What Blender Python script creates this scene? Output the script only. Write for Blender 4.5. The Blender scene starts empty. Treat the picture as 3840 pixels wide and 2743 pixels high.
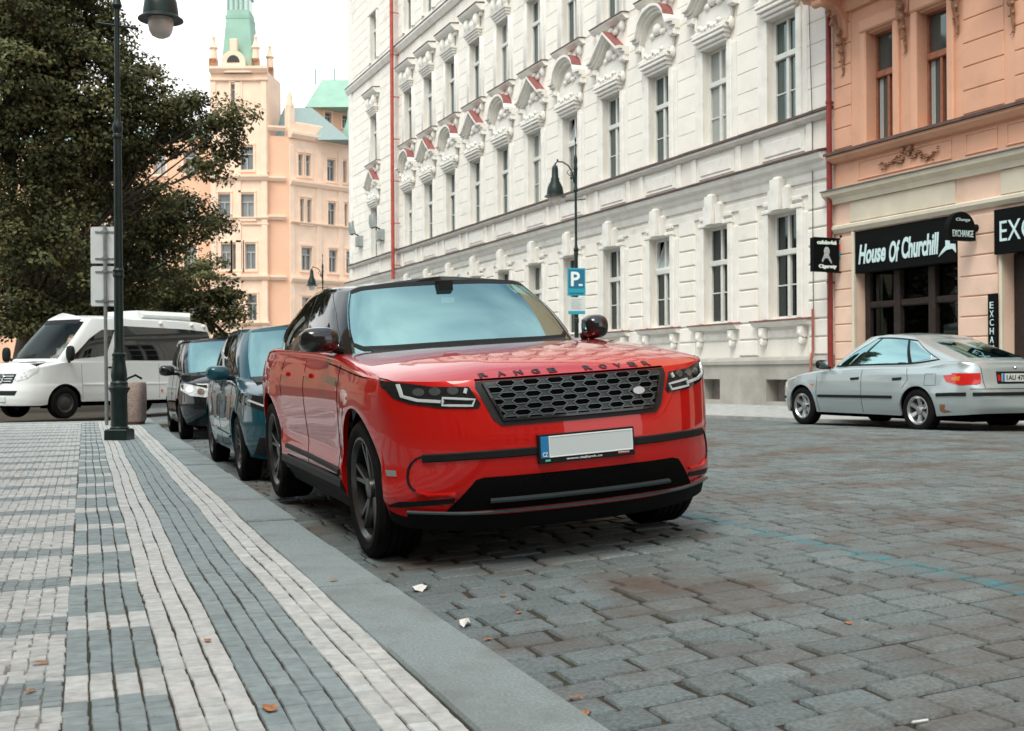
import bpy, bmesh, math, random
import numpy as np
from mathutils import Vector, Matrix, geometry
from mathutils.bvhtree import BVHTree
R = math.radians
SC = bpy.context.scene
COL = SC.collection
rng = np.random.default_rng(7)
random.seed(7)

# ------------------------------------------------------------------ camera
H = 0.88
F_PX, Y0, ROLL = 4300.0, 1395.0, 0.006          # focal length and horizon in photograph pixels
cd = bpy.data.cameras.new('camera')
cam = bpy.data.objects.new('camera', cd)
COL.objects.link(cam)
cd.sensor_width = 36.0
cd.lens = F_PX / 3840 * 36
cd.shift_y = (Y0 - 1371.5) / 3840
cd.clip_start, cd.clip_end = 0.1, 2000
cam.matrix_world = Matrix.Translation((0, 0, H)) @ Matrix.Rotation(R(90), 4, 'X') @ Matrix.Rotation(-ROLL, 4, 'Z')
cd.dof.use_dof = True
cd.dof.focus_distance = 6.2
cd.dof.aperture_fstop = 8.0
SC.camera = cam

# ------------------------------------------------------------------ light
SUN_EL, SUN_AZ = R(58), R(205)                  # azimuth from +Y clockwise: high behind the camera
w = bpy.data.worlds.new('World'); SC.world = w; w.use_nodes = True
nt = w.node_tree; nt.nodes.clear()
def wn(t): return nt.nodes.new(t)
out, bg, sky, tc = wn('ShaderNodeOutputWorld'), wn('ShaderNodeBackground'), wn('ShaderNodeTexSky'), wn('ShaderNodeTexCoord')
sky.sky_type = 'NISHITA'; sky.sun_disc = False
sky.sun_elevation = SUN_EL; sky.sun_rotation = SUN_AZ
sky.air_density = 1.0; sky.dust_density = 3.0; sky.ozone_density = 1.0
# thin bright overcast: cloud veil, thickest low down, thinner (bluer) overhead
sep, noi, mp = wn('ShaderNodeSeparateXYZ'), wn('ShaderNodeTexNoise'), wn('ShaderNodeMapping')
mp.inputs['Scale'].default_value = (1.0, 1.0, 2.2)
noi.inputs['Scale'].default_value = 1.6; noi.inputs['Detail'].default_value = 4
el = wn('ShaderNodeMapRange'); el.inputs[1].default_value = 0.18; el.inputs[2].default_value = 0.75
el.inputs[3].default_value = 1.0; el.inputs[4].default_value = 0.5
cl = wn('ShaderNodeMapRange'); cl.inputs[1].default_value = 0.35; cl.inputs[2].default_value = 0.7
cl.inputs[3].default_value = -0.4; cl.inputs[4].default_value = 0.3
add = wn('ShaderNodeMath'); add.operation = 'ADD'; add.use_clamp = True
mix = wn('ShaderNodeMix'); mix.data_type = 'RGBA'
mix.inputs[7].default_value = (8.95, 9.0, 8.9, 1)
tint = wn('ShaderNodeMix'); tint.data_type = 'RGBA'; tint.blend_type = 'MULTIPLY'; tint.inputs[0].default_value = 1
tint.inputs[7].default_value = (0.95, 1.13, 1.02, 1)
L = nt.links.new
L(tc.outputs['Generated'], sep.inputs[0]); L(tc.outputs['Generated'], mp.inputs[0]); L(mp.outputs[0], noi.inputs['Vector'])
L(sep.outputs['Z'], el.inputs[0]); L(noi.outputs['Fac'], cl.inputs[0])
L(el.outputs[0], add.inputs[0]); L(cl.outputs[0], add.inputs[1])
L(sky.outputs[0], tint.inputs[6]); L(add.outputs[0], mix.inputs[0]); L(tint.outputs[2], mix.inputs[6])
L(mix.outputs[2], bg.inputs[0]); L(bg.outputs[0], out.inputs[0])
bg.inputs['Strength'].default_value = 0.105
sd = bpy.data.lights.new('sun', 'SUN'); sd.energy = 1.4; sd.angle = R(28); sd.color = (1.0, 0.95, 0.87)
sun = bpy.data.objects.new('sun', sd); COL.objects.link(sun)
sun.rotation_euler = (R(90) - SUN_EL, 0, -SUN_AZ + math.pi)
sun.rotation_euler = Vector((-math.sin(SUN_AZ)*math.cos(SUN_EL), -math.cos(SUN_AZ)*math.cos(SUN_EL), -math.sin(SUN_EL))).to_track_quat('-Z', 'Y').to_euler()
SC.view_settings.view_transform = 'Standard'; SC.view_settings.look = 'None'
SC.view_settings.exposure = 0.85; SC.view_settings.gamma = 1.0
SC.cycles.max_bounces = 8; SC.cycles.transparent_max_bounces = 12
SC.cycles.use_denoising = True

# ------------------------------------------------------------------ projection helpers (photograph pixel -> point on a plane)
def pray(x, y):
    du, dv = x - 1920, y - Y0; c, s = math.cos(ROLL), math.sin(ROLL)
    return Vector(((du*c - dv*s)/F_PX, 1.0, -(dv*c + du*s)/F_PX))
def at_depth(x, y, d): return Vector((0, 0, H)) + pray(x, y)*d

# ------------------------------------------------------------------ object helpers
def tag(o, label, cat, group=None):
    o['label'] = label; o['category'] = cat
    if group: o['group'] = group
    return o
def thing(name, label, cat, loc=(0, 0, 0), rotz=0.0, group=None):
    o = bpy.data.objects.new(name, None); o.empty_display_size = 0.2
    COL.objects.link(o); o.location = loc; o.rotation_euler = (0, 0, rotz)
    return tag(o, label, cat, group)
def link(name, me, parent=None, m=None):
    if m is not None:
        me.materials.clear()
        for q in (m if isinstance(m, (list, tuple)) else [m]): me.materials.append(q)
    o = bpy.data.objects.new(name, me); COL.objects.link(o)
    if parent is not None: o.parent = parent
    return o
def struct(o, kind='structure'):
    o['kind'] = kind; return o
def dup(root, label=None, group=None):
    r = root.copy(); COL.objects.link(r)
    if label: r['label'] = label
    if group: r['group'] = group
    for ch in list(root.children):
        c = ch.copy(); COL.objects.link(c); c.parent = r
        for g in list(ch.children):
            d = g.copy(); COL.objects.link(d); d.parent = c
    return r

class MB:
    """collects quads and polygons of one mesh"""
    def __init__(s): s.v = []; s.f = []; s.m = []
    def add(s, vs, fs, mi=0):
        b = len(s.v); s.v += [tuple(p) for p in vs]; s.f += [tuple(i + b for i in f) for f in fs]; s.m += [mi]*len(fs); return s
    def box(s, x0, x1, y0, y1, z0, z1, mi=0):
        x0, x1 = min(x0, x1), max(x0, x1); y0, y1 = min(y0, y1), max(y0, y1); z0, z1 = min(z0, z1), max(z0, z1)
        vs = [(x, y, z) for z in (z0, z1) for y in (y0, y1) for x in (x0, x1)]
        return s.add(vs, [(0, 2, 3, 1), (4, 5, 7, 6), (0, 1, 5, 4), (2, 6, 7, 3), (0, 4, 6, 2), (1, 3, 7, 5)], mi)
    def bbox(s, x0, x1, z0, z1, y0, y1, b=0.015, mi=0):
        """block on a wall: front (y1) edges chamfered by b"""
        vs = [(x0, y0, z0), (x1, y0, z0), (x1, y0, z1), (x0, y0, z1), (x0, y1-b, z0), (x1, y1-b, z0), (x1, y1-b, z1), (x0, y1-b, z1),
              (x0+b, y1, z0+b), (x1-b, y1, z0+b), (x1-b, y1, z1-b), (x0+b, y1, z1-b)]
        fs = [(8, 11, 10, 9)]
        for i in range(4):
            j = (i+1) % 4
            fs += [(i, i+4, j+4, j), (i+4, i+8, j+8, j+4)]
        return s.add(vs, fs, mi)
    def prism(s, pts, x0, x1, axis='x', mi=0):
        """2-D outline swept along an axis: x -> pts are (y,z); y -> pts are (x,z); z -> pts are (x,y)"""
        n = len(pts)
        def P(a, p): return {'x': (a, p[0], p[1]), 'y': (p[0], a, p[1]), 'z': (p[0], p[1], a)}[axis]
        vs = [P(x0, p) for p in pts] + [P(x1, p) for p in pts]
        fs = [(i, (i+1) % n, (i+1) % n + n, i + n) for i in range(n)] + [tuple(range(n))[::-1], tuple(range(n, 2*n))]
        return s.add(vs, fs, mi)
    def lathe(s, prof, c=(0, 0, 0), n=20, axis='z', mi=0, mtx=None, cap=True):
        vs = []
        for r, z in prof:
            for i in range(n):
                a = 2*math.pi*i/n; p = (r*math.cos(a), r*math.sin(a), z)
                if axis == 'y': p = (p[0], p[2], p[1])
                if axis == 'x': p = (p[2], p[0], p[1])
                if mtx is not None: p = mtx @ Vector(p)
                vs.append((p[0]+c[0], p[1]+c[1], p[2]+c[2]))
        fs = []
        for k in range(len(prof)-1):
            for i in range(n):
                j = (i+1) % n; fs.append((k*n+i, k*n+j, (k+1)*n+j, (k+1)*n+i))
        if cap: fs += [tuple(range(n))[::-1], tuple(range((len(prof)-1)*n, len(prof)*n))]
        return s.add(vs, fs, mi)
    def tube(s, path, rad, n=8, mi=0):
        path = [Vector(p) for p in path]; k = len(path)
        if not isinstance(rad, (list, tuple)): rad = [rad]*k
        vs = []; up = Vector((0.31, 0.2, 0.93))
        for i, p in enumerate(path):
            t = (path[min(i+1, k-1)] - path[max(i-1, 0)]).normalized()
            a = t.cross(up)
            if a.length < 1e-3: a = t.cross(Vector((1, 0, 0)))
            a.normalize(); b = t.cross(a)
            for j in range(n):
                th = 2*math.pi*j/n; vs.append(p + a*rad[i]*math.cos(th) + b*rad[i]*math.sin(th))
        fs = []
        for i in range(k-1):
            for j in range(n):
                q = (j+1) % n; fs.append((i*n+j, i*n+q, (i+1)*n+q, (i+1)*n+j))
        fs += [tuple(range(n))[::-1], tuple(range((k-1)*n, k*n))]
        return s.add(vs, fs, mi)
    def ball(s, c, r, n=14, m=9, mi=0, sq=1.0):
        r = r if isinstance(r, (tuple, list)) else (r, r, r)
        pw = lambda v: math.copysign(abs(v)**sq, v)
        vs = []; fs = []
        for k in range(m+1):
            a = math.pi*k/m
            for i in range(n):
                t = 2*math.pi*i/n
                vs.append((c[0]+r[0]*pw(math.sin(a))*pw(math.cos(t)), c[1]+r[1]*pw(math.sin(a))*pw(math.sin(t)), c[2]+r[2]*pw(math.cos(a))))
        for k in range(m):
            for i in range(n):
                j = (i+1) % n; fs.append((k*n+i, (k+1)*n+i, (k+1)*n+j, k*n+j))
        return s.add(vs, fs, mi)
    def mesh(s, name, smooth=None):
        me = bpy.data.meshes.new(name); me.from_pydata(s.v, [], s.f); me.update()
        if any(s.m): me.polygons.foreach_set('material_index', s.m)
        bm = bmesh.new(); bm.from_mesh(me); bmesh.ops.recalc_face_normals(bm, faces=bm.faces[:]); bm.to_mesh(me); bm.free()
        if smooth is not None: smooth_mesh(me, smooth)
        return me
    def build(s, name, m, parent=None, smooth=None):
        return link(name, s.mesh(name, smooth), parent, m)
def smooth_mesh(me, ang=40):
    me.polygons.foreach_set('use_smooth', [True]*len(me.polygons))
    bm = bmesh.new(); bm.from_mesh(me)
    lim = R(ang)
    for e in bm.edges:
        e.smooth = not (len(e.link_faces) == 2 and e.calc_face_angle(0) > lim)
    bm.to_mesh(me); bm.free(); me.update()

def text_mesh(txt, size, extrude=0.004, shear=0.0, bold=0.0, spacing=1.0, align='CENTER'):
    c = bpy.data.curves.new('lettering', 'FONT'); c.body = txt; c.size = size; c.extrude = extrude
    c.shear = shear; c.offset = bold; c.space_character = spacing; c.align_x = align; c.align_y = 'CENTER'; c.resolution_u = 3
    o = bpy.data.objects.new('lettering', c); COL.objects.link(o)
    dg = bpy.context.evaluated_depsgraph_get(); me = bpy.data.meshes.new_from_object(o.evaluated_get(dg))
    bpy.data.objects.remove(o); bpy.data.curves.remove(c)
    return me

# ------------------------------------------------------------------ materials
def M(name, col, rough=0.6, metal=0.0, var=0.0, vs=3.0, bump=0.0, bs=40.0, coat=0.0, ior=1.5, dirt=None, ds=1.5, dth=(0.45, 0.7), emit=None, attr=None, stretch=None, spec=None, detail=5, coat_ior=1.5):
    m = bpy.data.materials.new(name); m.use_nodes = True; t = m.node_tree; b = t.nodes['Principled BSDF']
    N = t.nodes.new; K = t.links.new
    b.inputs['Base Color'].default_value = (*col, 1); b.inputs['Roughness'].default_value = rough; b.inputs['Metallic'].default_value = metal
    b.inputs['IOR'].default_value = ior
    if spec is not None: b.inputs['Specular IOR Level'].default_value = spec
    if coat: b.inputs['Coat Weight'].default_value = coat; b.inputs['Coat Roughness'].default_value = 0.02; b.inputs['Coat IOR'].default_value = coat_ior
    if emit: b.inputs['Emission Color'].default_value = (*emit[0], 1); b.inputs['Emission Strength'].default_value = emit[1]
    cs = None
    def coords():
        c = N('ShaderNodeTexCoord').outputs['Object']
        if stretch:
            mp = N('ShaderNodeMapping'); mp.inputs['Scale'].default_value = stretch; K(c, mp.inputs[0]); c = mp.outputs[0]
        return c
    if var or dirt or bump: co = coords()
    if attr:
        a = N('ShaderNodeAttribute'); a.attribute_name = attr
        mx = N('ShaderNodeMix'); mx.data_type = 'RGBA'; mx.blend_type = 'MULTIPLY'; mx.inputs[0].default_value = 1
        mx.inputs[6].default_value = (*col, 1); K(a.outputs['Color'], mx.inputs[7]); cs = mx.outputs[2]
    if var:
        n = N('ShaderNodeTexNoise'); n.inputs['Scale'].default_value = vs; n.inputs['Detail'].default_value = detail; K(co, n.inputs['Vector'])
        mr = N('ShaderNodeMapRange'); mr.inputs[1].default_value = 0.3; mr.inputs[2].default_value = 0.7
        mr.inputs[3].default_value = 1-var; mr.inputs[4].default_value = 1+var; K(n.outputs['Fac'], mr.inputs[0])
        mx = N('ShaderNodeMix'); mx.data_type = 'RGBA'; mx.blend_type = 'MULTIPLY'; mx.inputs[0].default_value = 1
        mx.inputs[6].default_value = (*col, 1)
        if cs is not None: K(cs, mx.inputs[6])
        K(mr.outputs[0], mx.inputs[7]); cs = mx.outputs[2]
    if dirt:
        n = N('ShaderNodeTexNoise'); n.inputs['Scale'].default_value = ds; n.inputs['Detail'].default_value = 8; n.inputs['Roughness'].default_value = 0.65; K(co, n.inputs['Vector'])
        mr = N('ShaderNodeMapRange'); mr.inputs[1].default_value = dth[0]; mr.inputs[2].default_value = dth[1]; K(n.outputs['Fac'], mr.inputs[0])
        mx = N('ShaderNodeMix'); mx.data_type = 'RGBA'; mx.inputs[6].default_value = (*col, 1)
        if cs is not None: K(cs, mx.inputs[6])
        mx.inputs[7].default_value = (*dirt, 1); K(mr.outputs[0], mx.inputs[0]); cs = mx.outputs[2]
    if cs is not None: K(cs, b.inputs['Base Color'])
    if bump:
        n = N('ShaderNodeTexNoise'); n.inputs['Scale'].default_value = bs; n.inputs['Detail'].default_value = 6; K(co, n.inputs['Vector'])
        bp = N('ShaderNodeBump'); bp.inputs['Strength'].default_value = bump; bp.inputs['Distance'].default_value = 0.02
        K(n.outputs['Fac'], bp.inputs['Height']); K(bp.outputs[0], b.inputs['Normal'])
    return m
def glass_mat(name, base, refl_ior=2.2, through=0.0, tintc=(0.35, 0.45, 0.45), rnd=0.0, wob=0.0, glossc=(0.8, 1.0, 1.0), share=None, stint=None):
    """window pane: dark body or tinted see-through plus a mirror-like coat"""
    m = bpy.data.materials.new(name); m.use_nodes = True; t = m.node_tree; N = t.nodes.new; K = t.links.new
    b = t.nodes['Principled BSDF']; b.inputs['Base Color'].default_value = (*base, 1); b.inputs['Roughness'].default_value = 0.03; b.inputs['IOR'].default_value = refl_ior
    if stint: b.inputs['Specular Tint'].default_value = (*stint, 1)
    if rnd:
        oi = N('ShaderNodeObjectInfo'); mr = N('ShaderNodeMapRange'); mr.inputs[1].default_value = 0.55; mr.inputs[2].default_value = 1.0
        K(oi.outputs['Random'], mr.inputs[0]); mx = N('ShaderNodeMix'); mx.data_type = 'RGBA'; mx.inputs[6].default_value = (*base, 1)
        mx.inputs[7].default_value = (rnd, rnd*0.98, rnd*0.92, 1); K(mr.outputs[0], mx.inputs[0]); K(mx.outputs[2], b.inputs['Base Color'])
    if wob:
        co = N('ShaderNodeTexCoord'); n = N('ShaderNodeTexNoise'); n.inputs['Scale'].default_value = 1.3; K(co.outputs['Object'], n.inputs['Vector'])
        bp = N('ShaderNodeBump'); bp.inputs['Strength'].default_value = wob; bp.inputs['Distance'].default_value = 0.05; K(n.outputs['Fac'], bp.inputs['Height']); K(bp.outputs[0], b.inputs['Normal'])
    if through:
        tr = N('ShaderNodeBsdfTransparent'); tr.inputs[0].default_value = (*tintc, 1)
        gl = N('ShaderNodeBsdfGlossy'); gl.inputs['Roughness'].default_value = 0.02; gl.inputs[0].default_value = (*glossc, 1)
        fr = N('ShaderNodeFresnel'); fr.inputs[0].default_value = refl_ior
        ms = N('ShaderNodeMixShader'); (K(fr.outputs[0], ms.inputs[0]) if share is None else setattr(ms.inputs[0], 'default_value', share)); K(tr.outputs[0], ms.inputs[1]); K(gl.outputs[0], ms.inputs[2])
        K(ms.outputs[0], t.nodes['Material Output'].inputs[0])
    return m
black_gloss = M('black_gloss', (0.008, 0.009, 0.010), 0.12, coat=0.6)
black_plastic = M('black_plastic', (0.010, 0.012, 0.0125), 0.55, spec=0.2, var=0.2, vs=30)
rubber = M('rubber', (0.008, 0.008, 0.008), 0.8, spec=0.12, var=0.3, vs=12, bump=0.15, bs=90)
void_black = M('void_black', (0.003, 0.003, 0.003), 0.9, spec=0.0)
chrome = M('chrome', (0.75, 0.78, 0.8), 0.12, metal=1.0)
satin = M('satin_silver', (0.55, 0.58, 0.6), 0.3, metal=0.9)
white_paint = M('white_lettering', (0.78, 0.85, 0.85), 0.5)
# ------------------------------------------------------------------ street frame: n across the street (from the left kerb), l along it
KA = 0.3565
KD, KN = np.array([-math.sin(KA), math.cos(KA)]), np.array([math.cos(KA), math.sin(KA)])
FA = 0.405                                        # direction of the right-hand facades
FP = np.array([4.84, 28.9]); FDv = np.array([-math.sin(FA), math.cos(FA)]); FNv = np.array([-math.cos(FA), -math.sin(FA)])
FAR_KERB = 2.75                                   # facade to far kerb
N_KERB = 1.197                                    # road edge of the left kerb
def nl2xy(n, l): return np.asarray(n)[..., None]*KN + np.asarray(l)[..., None]*KD
def nfar(l):                                      # n of the far kerb at a given l
    p0 = FP + FNv*FAR_KERB
    a = (np.asarray(l) - p0@KD)/(FDv@KD)
    return (p0@KN) + a*(FDv@KN)
def zfar(l):
    return np.clip(-0.045 - (np.asarray(l) - 16.0)*0.013, -0.16, 0.14)
def zroad(n, l):
    nf = nfar(l); w_ = np.clip((np.asarray(n) - N_KERB)/(nf - N_KERB), -0.3, 1.2)
    return -0.155 + (zfar(l) + 0.155)*w_ + 4*w_*(1-w_)*0.115
def zr_xy(x, y):
    p = np.array([x, y]); return float(zroad(p@KN, p@KD))

def stones(name, cells, m, nx=6, ny=5, drop=0.022, edge=0.010, zfun=None, rough=0.004, wob=0.008, seed=1, smooth=True):
    """cells: array (k,7) n0,n1,l0,l1,z,shade,hue -> one mesh of worn stone tops with rounded sunken edges"""
    g = np.random.default_rng(seed); C = np.asarray(cells, float); k = len(C)
    def axis(lo, hi, k_):                         # a rim ring, a crisp ring just inside it, then the worn top
        lo = lo[:, None]; hi = hi[:, None]; e = edge
        if k_ == 4: return np.concatenate([lo, lo+e, hi-e, hi], 1)
        e2 = e*2.6; t = np.linspace(0, 1, k_-4)[None]
        return np.concatenate([lo, lo+e, lo+e2+(hi-lo-2*e2)*t, hi-e, hi], 1)
    N_ = axis(C[:, 0], C[:, 1], nx); L_ = axis(C[:, 2], C[:, 3], ny)
    Ng = np.repeat(N_[:, None, :], ny, 1); Lg = np.repeat(L_[:, :, None], nx, 2)
    # irregular outlines: each corner wanders, edges follow bilinearly, plus a small ripple
    cw = g.normal(0, wob, (k, 2, 2, 2))
    u = np.linspace(0, 1, nx)[None, None, :]; v = np.linspace(0, 1, ny)[None, :, None]
    def bil(q): return q[:, 0, 0, None, None]*(1-u)*(1-v) + q[:, 0, 1, None, None]*u*(1-v) + q[:, 1, 0, None, None]*(1-u)*v + q[:, 1, 1, None, None]*u*v
    Ng = Ng + bil(cw[..., 0]) + g.normal(0, wob*0.22, Ng.shape); Lg = Lg + bil(cw[..., 1]) + g.normal(0, wob*0.22, Lg.shape)
    tilt = g.normal(0, rough, (k, 2, 2)); Z = bil(tilt) + g.normal(0, rough*0.28, Ng.shape)
    rim = np.zeros((ny, nx)); rim[0, :] = rim[-1, :] = 1; rim[:, 0] = rim[:, -1] = 1
    dome = 1-((u-0.5)**2*2+(v-0.5)**2*2)
    Z = Z - rim[None]*drop + dome*rough*1.2 + C[:, 4][:, None, None]
    if zfun is not None: Z = Z + zfun(Ng, Lg)
    XY = nl2xy(Ng, Lg)
    V = np.concatenate([XY, Z[..., None]], -1).reshape(-1, 3)
    q = np.arange(ny*nx).reshape(ny, nx)
    F = np.stack([q[:-1, :-1], q[:-1, 1:], q[1:, 1:], q[1:, :-1]], -1).reshape(-1, 4)
    F = (F[None] + (np.arange(k)*ny*nx)[:, None, None]).reshape(-1, 4)
    me = bpy.data.meshes.new(name)
    me.vertices.add(len(V)); me.vertices.foreach_set('co', V.ravel().astype(np.float32))
    me.loops.add(F.size); me.loops.foreach_set('vertex_index', F.ravel().astype(np.int32))
    me.polygons.add(len(F)); me.polygons.foreach_set('loop_start', np.arange(0, F.size, 4, dtype=np.int32))
    me.polygons.foreach_set('use_smooth', np.full(len(F), smooth))
    me.update(calc_edges=True)
    ca = me.color_attributes.new('shade', 'FLOAT_COLOR', 'POINT')
    sh, hu = C[:, 5], C[:, 6]
    colr = np.stack([sh*(1+hu), sh, sh*(1-hu*0.3), np.ones(k)], 1)
    ca.data.foreach_set('color', np.repeat(colr, ny*nx, 0).ravel().astype(np.float32))
    return me

# ---- materials of the ground
def road_mat():
    m = M('granite_setts', (0.158, 0.190, 0.194), 0.68, spec=0.3, var=0.32, vs=70, detail=9, bump=0.45, bs=150, attr='shade', dirt=(0.115, 0.090, 0.075), ds=1.1, dth=(0.47, 0.66))
    t = m.node_tree; N = t.nodes.new; K = t.links.new; b = t.nodes['Principled BSDF']
    src = b.inputs['Base Color'].links[0].from_socket
    # worn blue parking line, painted on the stones in street coordinates
    co = N('ShaderNodeTexCoord'); sx = N('ShaderNodeVectorMath'); sx.operation = 'DOT_PRODUCT'; sx.inputs[1].default_value = (KN[0], KN[1], 0); K(co.outputs['Object'], sx.inputs[0])
    d = N('ShaderNodeMath'); d.operation = 'SUBTRACT'; d.inputs[1].default_value = 3.57; K(sx.outputs['Value'], d.inputs[0])
    ab = N('ShaderNodeMath'); ab.operation = 'ABSOLUTE'; K(d.outputs[0], ab.inputs[0])
    lt = N('ShaderNodeMapRange'); lt.inputs[1].default_value = 0.035; lt.inputs[2].default_value = 0.075; lt.inputs[3].default_value = 1; lt.inputs[4].default_value = 0; K(ab.outputs[0], lt.inputs[0])
    n = N('ShaderNodeTexNoise'); n.inputs['Scale'].default_value = 6; n.inputs['Detail'].default_value = 8; n.inputs['Roughness'].default_value = 0.8; K(co.outputs['Object'], n.inputs['Vector'])
    mr = N('ShaderNodeMapRange'); mr.inputs[1].default_value = 0.47; mr.inputs[2].default_value = 0.62; mr.inputs[3].default_value = 0.12; mr.inputs[4].default_value = 0.85; K(n.outputs['Fac'], mr.inputs[0])
    mu = N('ShaderNodeMath'); mu.operation = 'MULTIPLY'; K(lt.outputs[0], mu.inputs[0]); K(mr.outputs[0], mu.inputs[1])
    mx = N('ShaderNodeMix'); mx.data_type = 'RGBA'; K(mu.outputs[0], mx.inputs[0]); K(src, mx.inputs[6]); mx.inputs[7].default_value = (0.03, 0.24, 0.30, 1); K(mx.outputs[2], b.inputs['Base Color'])
    return m
m_road = road_mat()
m_joint = M('joint_grit', (0.045, 0.032, 0.026), 0.95, var=0.5, vs=25, bump=0.6, bs=120, dirt=(0.05, 0.055, 0.025), ds=2.0)
m_pave = M('mosaic_stone', (0.50, 0.52, 0.51), 0.75, var=0.16, vs=22, bump=0.35, bs=130, attr='shade')
m_kerb = M('kerb_granite', (0.25, 0.305, 0.31), 0.75, var=0.26, vs=110, detail=8, bump=0.4, bs=200, dirt=(0.165, 0.175, 0.165), ds=2.2, dth=(0.47, 0.78))
m_far = M('far_ground', (0.17, 0.18, 0.18), 0.85, var=0.3, vs=1.2, bump=0.3, bs=6)

# ---- ground: one sheet to the horizon
g = MB(); g.add([(-600, -200, -0.34), (600, -200, -0.34), (600, 900, -0.34), (-600, 900, -0.34)], [(0, 1, 2, 3)])
struct(g.build('ground', m_far))

# ---- road bed (grit in the joints) and its setts
def sheet(name, m, ns, ls, zf):
    Ng, Lg = np.meshgrid(ns, ls); P = nl2xy(Ng, Lg); Z = zf(Ng, Lg); b = MB()
    W_ = len(ns); b.v = [(*P[i, j], Z[i, j]) for i in range(len(ls)) for j in range(W_)]
    b.f = [(i*W_+j, i*W_+j+1, (i+1)*W_+j+1, (i+1)*W_+j) for i in range(len(ls)-1) for j in range(W_-1)]; b.m = [0]*len(b.f)
    return b.build(name, m, smooth=60)
road_ls = np.linspace(-8, 66, 90)
def road_bed():
    b = MB(); W_ = 24
    for l in road_ls:
        for t in np.linspace(0, 1, W_):
            n0 = N_KERB - 0.12 if l < 23.2 else -26.0
            n = n0 + t*(nfar(l) + 0.05 - n0); b.v.append((*nl2xy(n, l), float(zroad(max(n, N_KERB-0.3), l)) - 0.0075))
    for i in range(len(road_ls)-1):
        for j in range(W_-1): b.f.append((i*W_+j, i*W_+j+1, (i+1)*W_+j+1, (i+1)*W_+j)); b.m.append(0)
    return b.build('road_bed', m_joint, smooth=60)
struct(road_bed())
cells = []; l = 1.6; row = 0
while l < 62:
    far = l > 26
    d = rng.uniform(0.155, 0.185) if l < 26 else rng.uniform(0.24, 0.3)
    lo = N_KERB + 0.01 if l < 23.2 else -24.0
    hi = float(nfar(l)) - 0.02
    n = lo - rng.uniform(0, 0.2)
    while n < hi:
        wd = (rng.uniform(0.19, 0.30) if n < 3.7 else rng.uniform(0.15, 0.24)) * (1.6 if far else 1)
        n1 = min(n+wd, hi+0.03); x, y = nl2xy(n, l)
        if y > 1.9 and abs(x) < 0.5*y + 2.2:
            gap = 0.0085
            sh = rng.normal(1.0, 0.085); sh *= (0.93 if n > 3.7 else 1.0)
            cells.append((max(n, lo)+gap, n1-gap, l+gap, l+d-gap, 0, max(sh, 0.6), rng.normal(-0.01, 0.018)))
        n = n1
    l += d; row += 1
rd = stones('road', cells, m_road, 7, 7, drop=0.024, edge=0.005, zfun=zroad, rough=0.003, wob=0.007, seed=3)
struct(link('road', rd, None, m_road))

# ---- left pavement: mosaic field, banded strip, light / dark / light strips, kerb slabs
L_END = 22.6
def pitch(l): return ((l - 0.62) % 0.90)/0.90          # cross bands every 0.9 m
cells = []
col_w = 0.068; n_in = 0.889
bounds = [n_in - col_w*i for i in range(15)]           # 14 columns from the kerb
lightsh, darksh = 1.0, 0.56
for c in range(14):
    n1, n0 = bounds[c], bounds[c+1]; l = 1.7 + rng.uniform(0, 0.07)
    while l < L_END:
        d = rng.uniform(0.062, 0.085) if l < 12 else 0.12
        if c < 3 or 7 <= c < 10: sh = lightsh
        elif c < 7: sh = darksh*1.03
        else: sh = lightsh if pitch(l + d/2) < 0.27 else darksh
        wob_ = 0.0045*math.sin(l*1.7+c*0.25)+0.002*math.sin(l*4.1+c*0.3)+0.0012*math.sin(l*7+c*2.1)
        sh *= rng.normal(1, 0.055)
        hue = rng.normal(0.008 if sh > 0.8 else -0.15, 0.014)
        cells.append((n0+0.0025+wob_, n1-0.0025+wob_, l-0.0005, l+d+0.0005, 0, sh, hue)); l += d
n = bounds[-1]
while n > -15:
    wd = 0.052 if n > -4 else 0.12; l = 1.9 + rng.uniform(0, 0.05)
    while l < L_END:
        far = l > 9 or n < -4
        d = rng.uniform(0.042, 0.06)*(2.0 if far else 1); x, y = nl2xy(n, l)
        if abs(x) < 0.47*y + 0.6 and y > 2.3:
            pt = pitch(l + d/2 + 0.03)
            sh = (darksh*0.98 if pt < 0.29 else lightsh*0.97)*rng.normal(1, 0.07)
            q_ = rng.normal(0, 0.0025); cells.append((n-wd+0.001+q_, n-0.001+q_, l+0.001, l+d-0.001, 0, sh, rng.normal(0.008 if sh > 0.75 else -0.13, 0.016)))
        l += d
    n -= wd
pv = stones('pavement', cells, m_pave, 4, 4, drop=0.0045, edge=0.0025, rough=0.0008, wob=0.0015, seed=5, smooth=False)
struct(link('pavement', pv, None, m_pave))
m_sand = M('joint_sand', (0.22, 0.20, 0.175), 0.95, var=0.4, vs=30, bump=0.5, bs=120)
struct(sheet('mosaic_bed', m_sand, np.linspace(-16, bounds[-1]-0.003, 20), np.linspace(-8, L_END, 30), lambda a, b: a*0 - 0.0045))
struct(sheet('pavement_bed', m_joint, np.linspace(bounds[-1]-0.003, n_in+0.002, 6), np.linspace(-8, L_END, 30), lambda a, b: a*0 - 0.0045))
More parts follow.
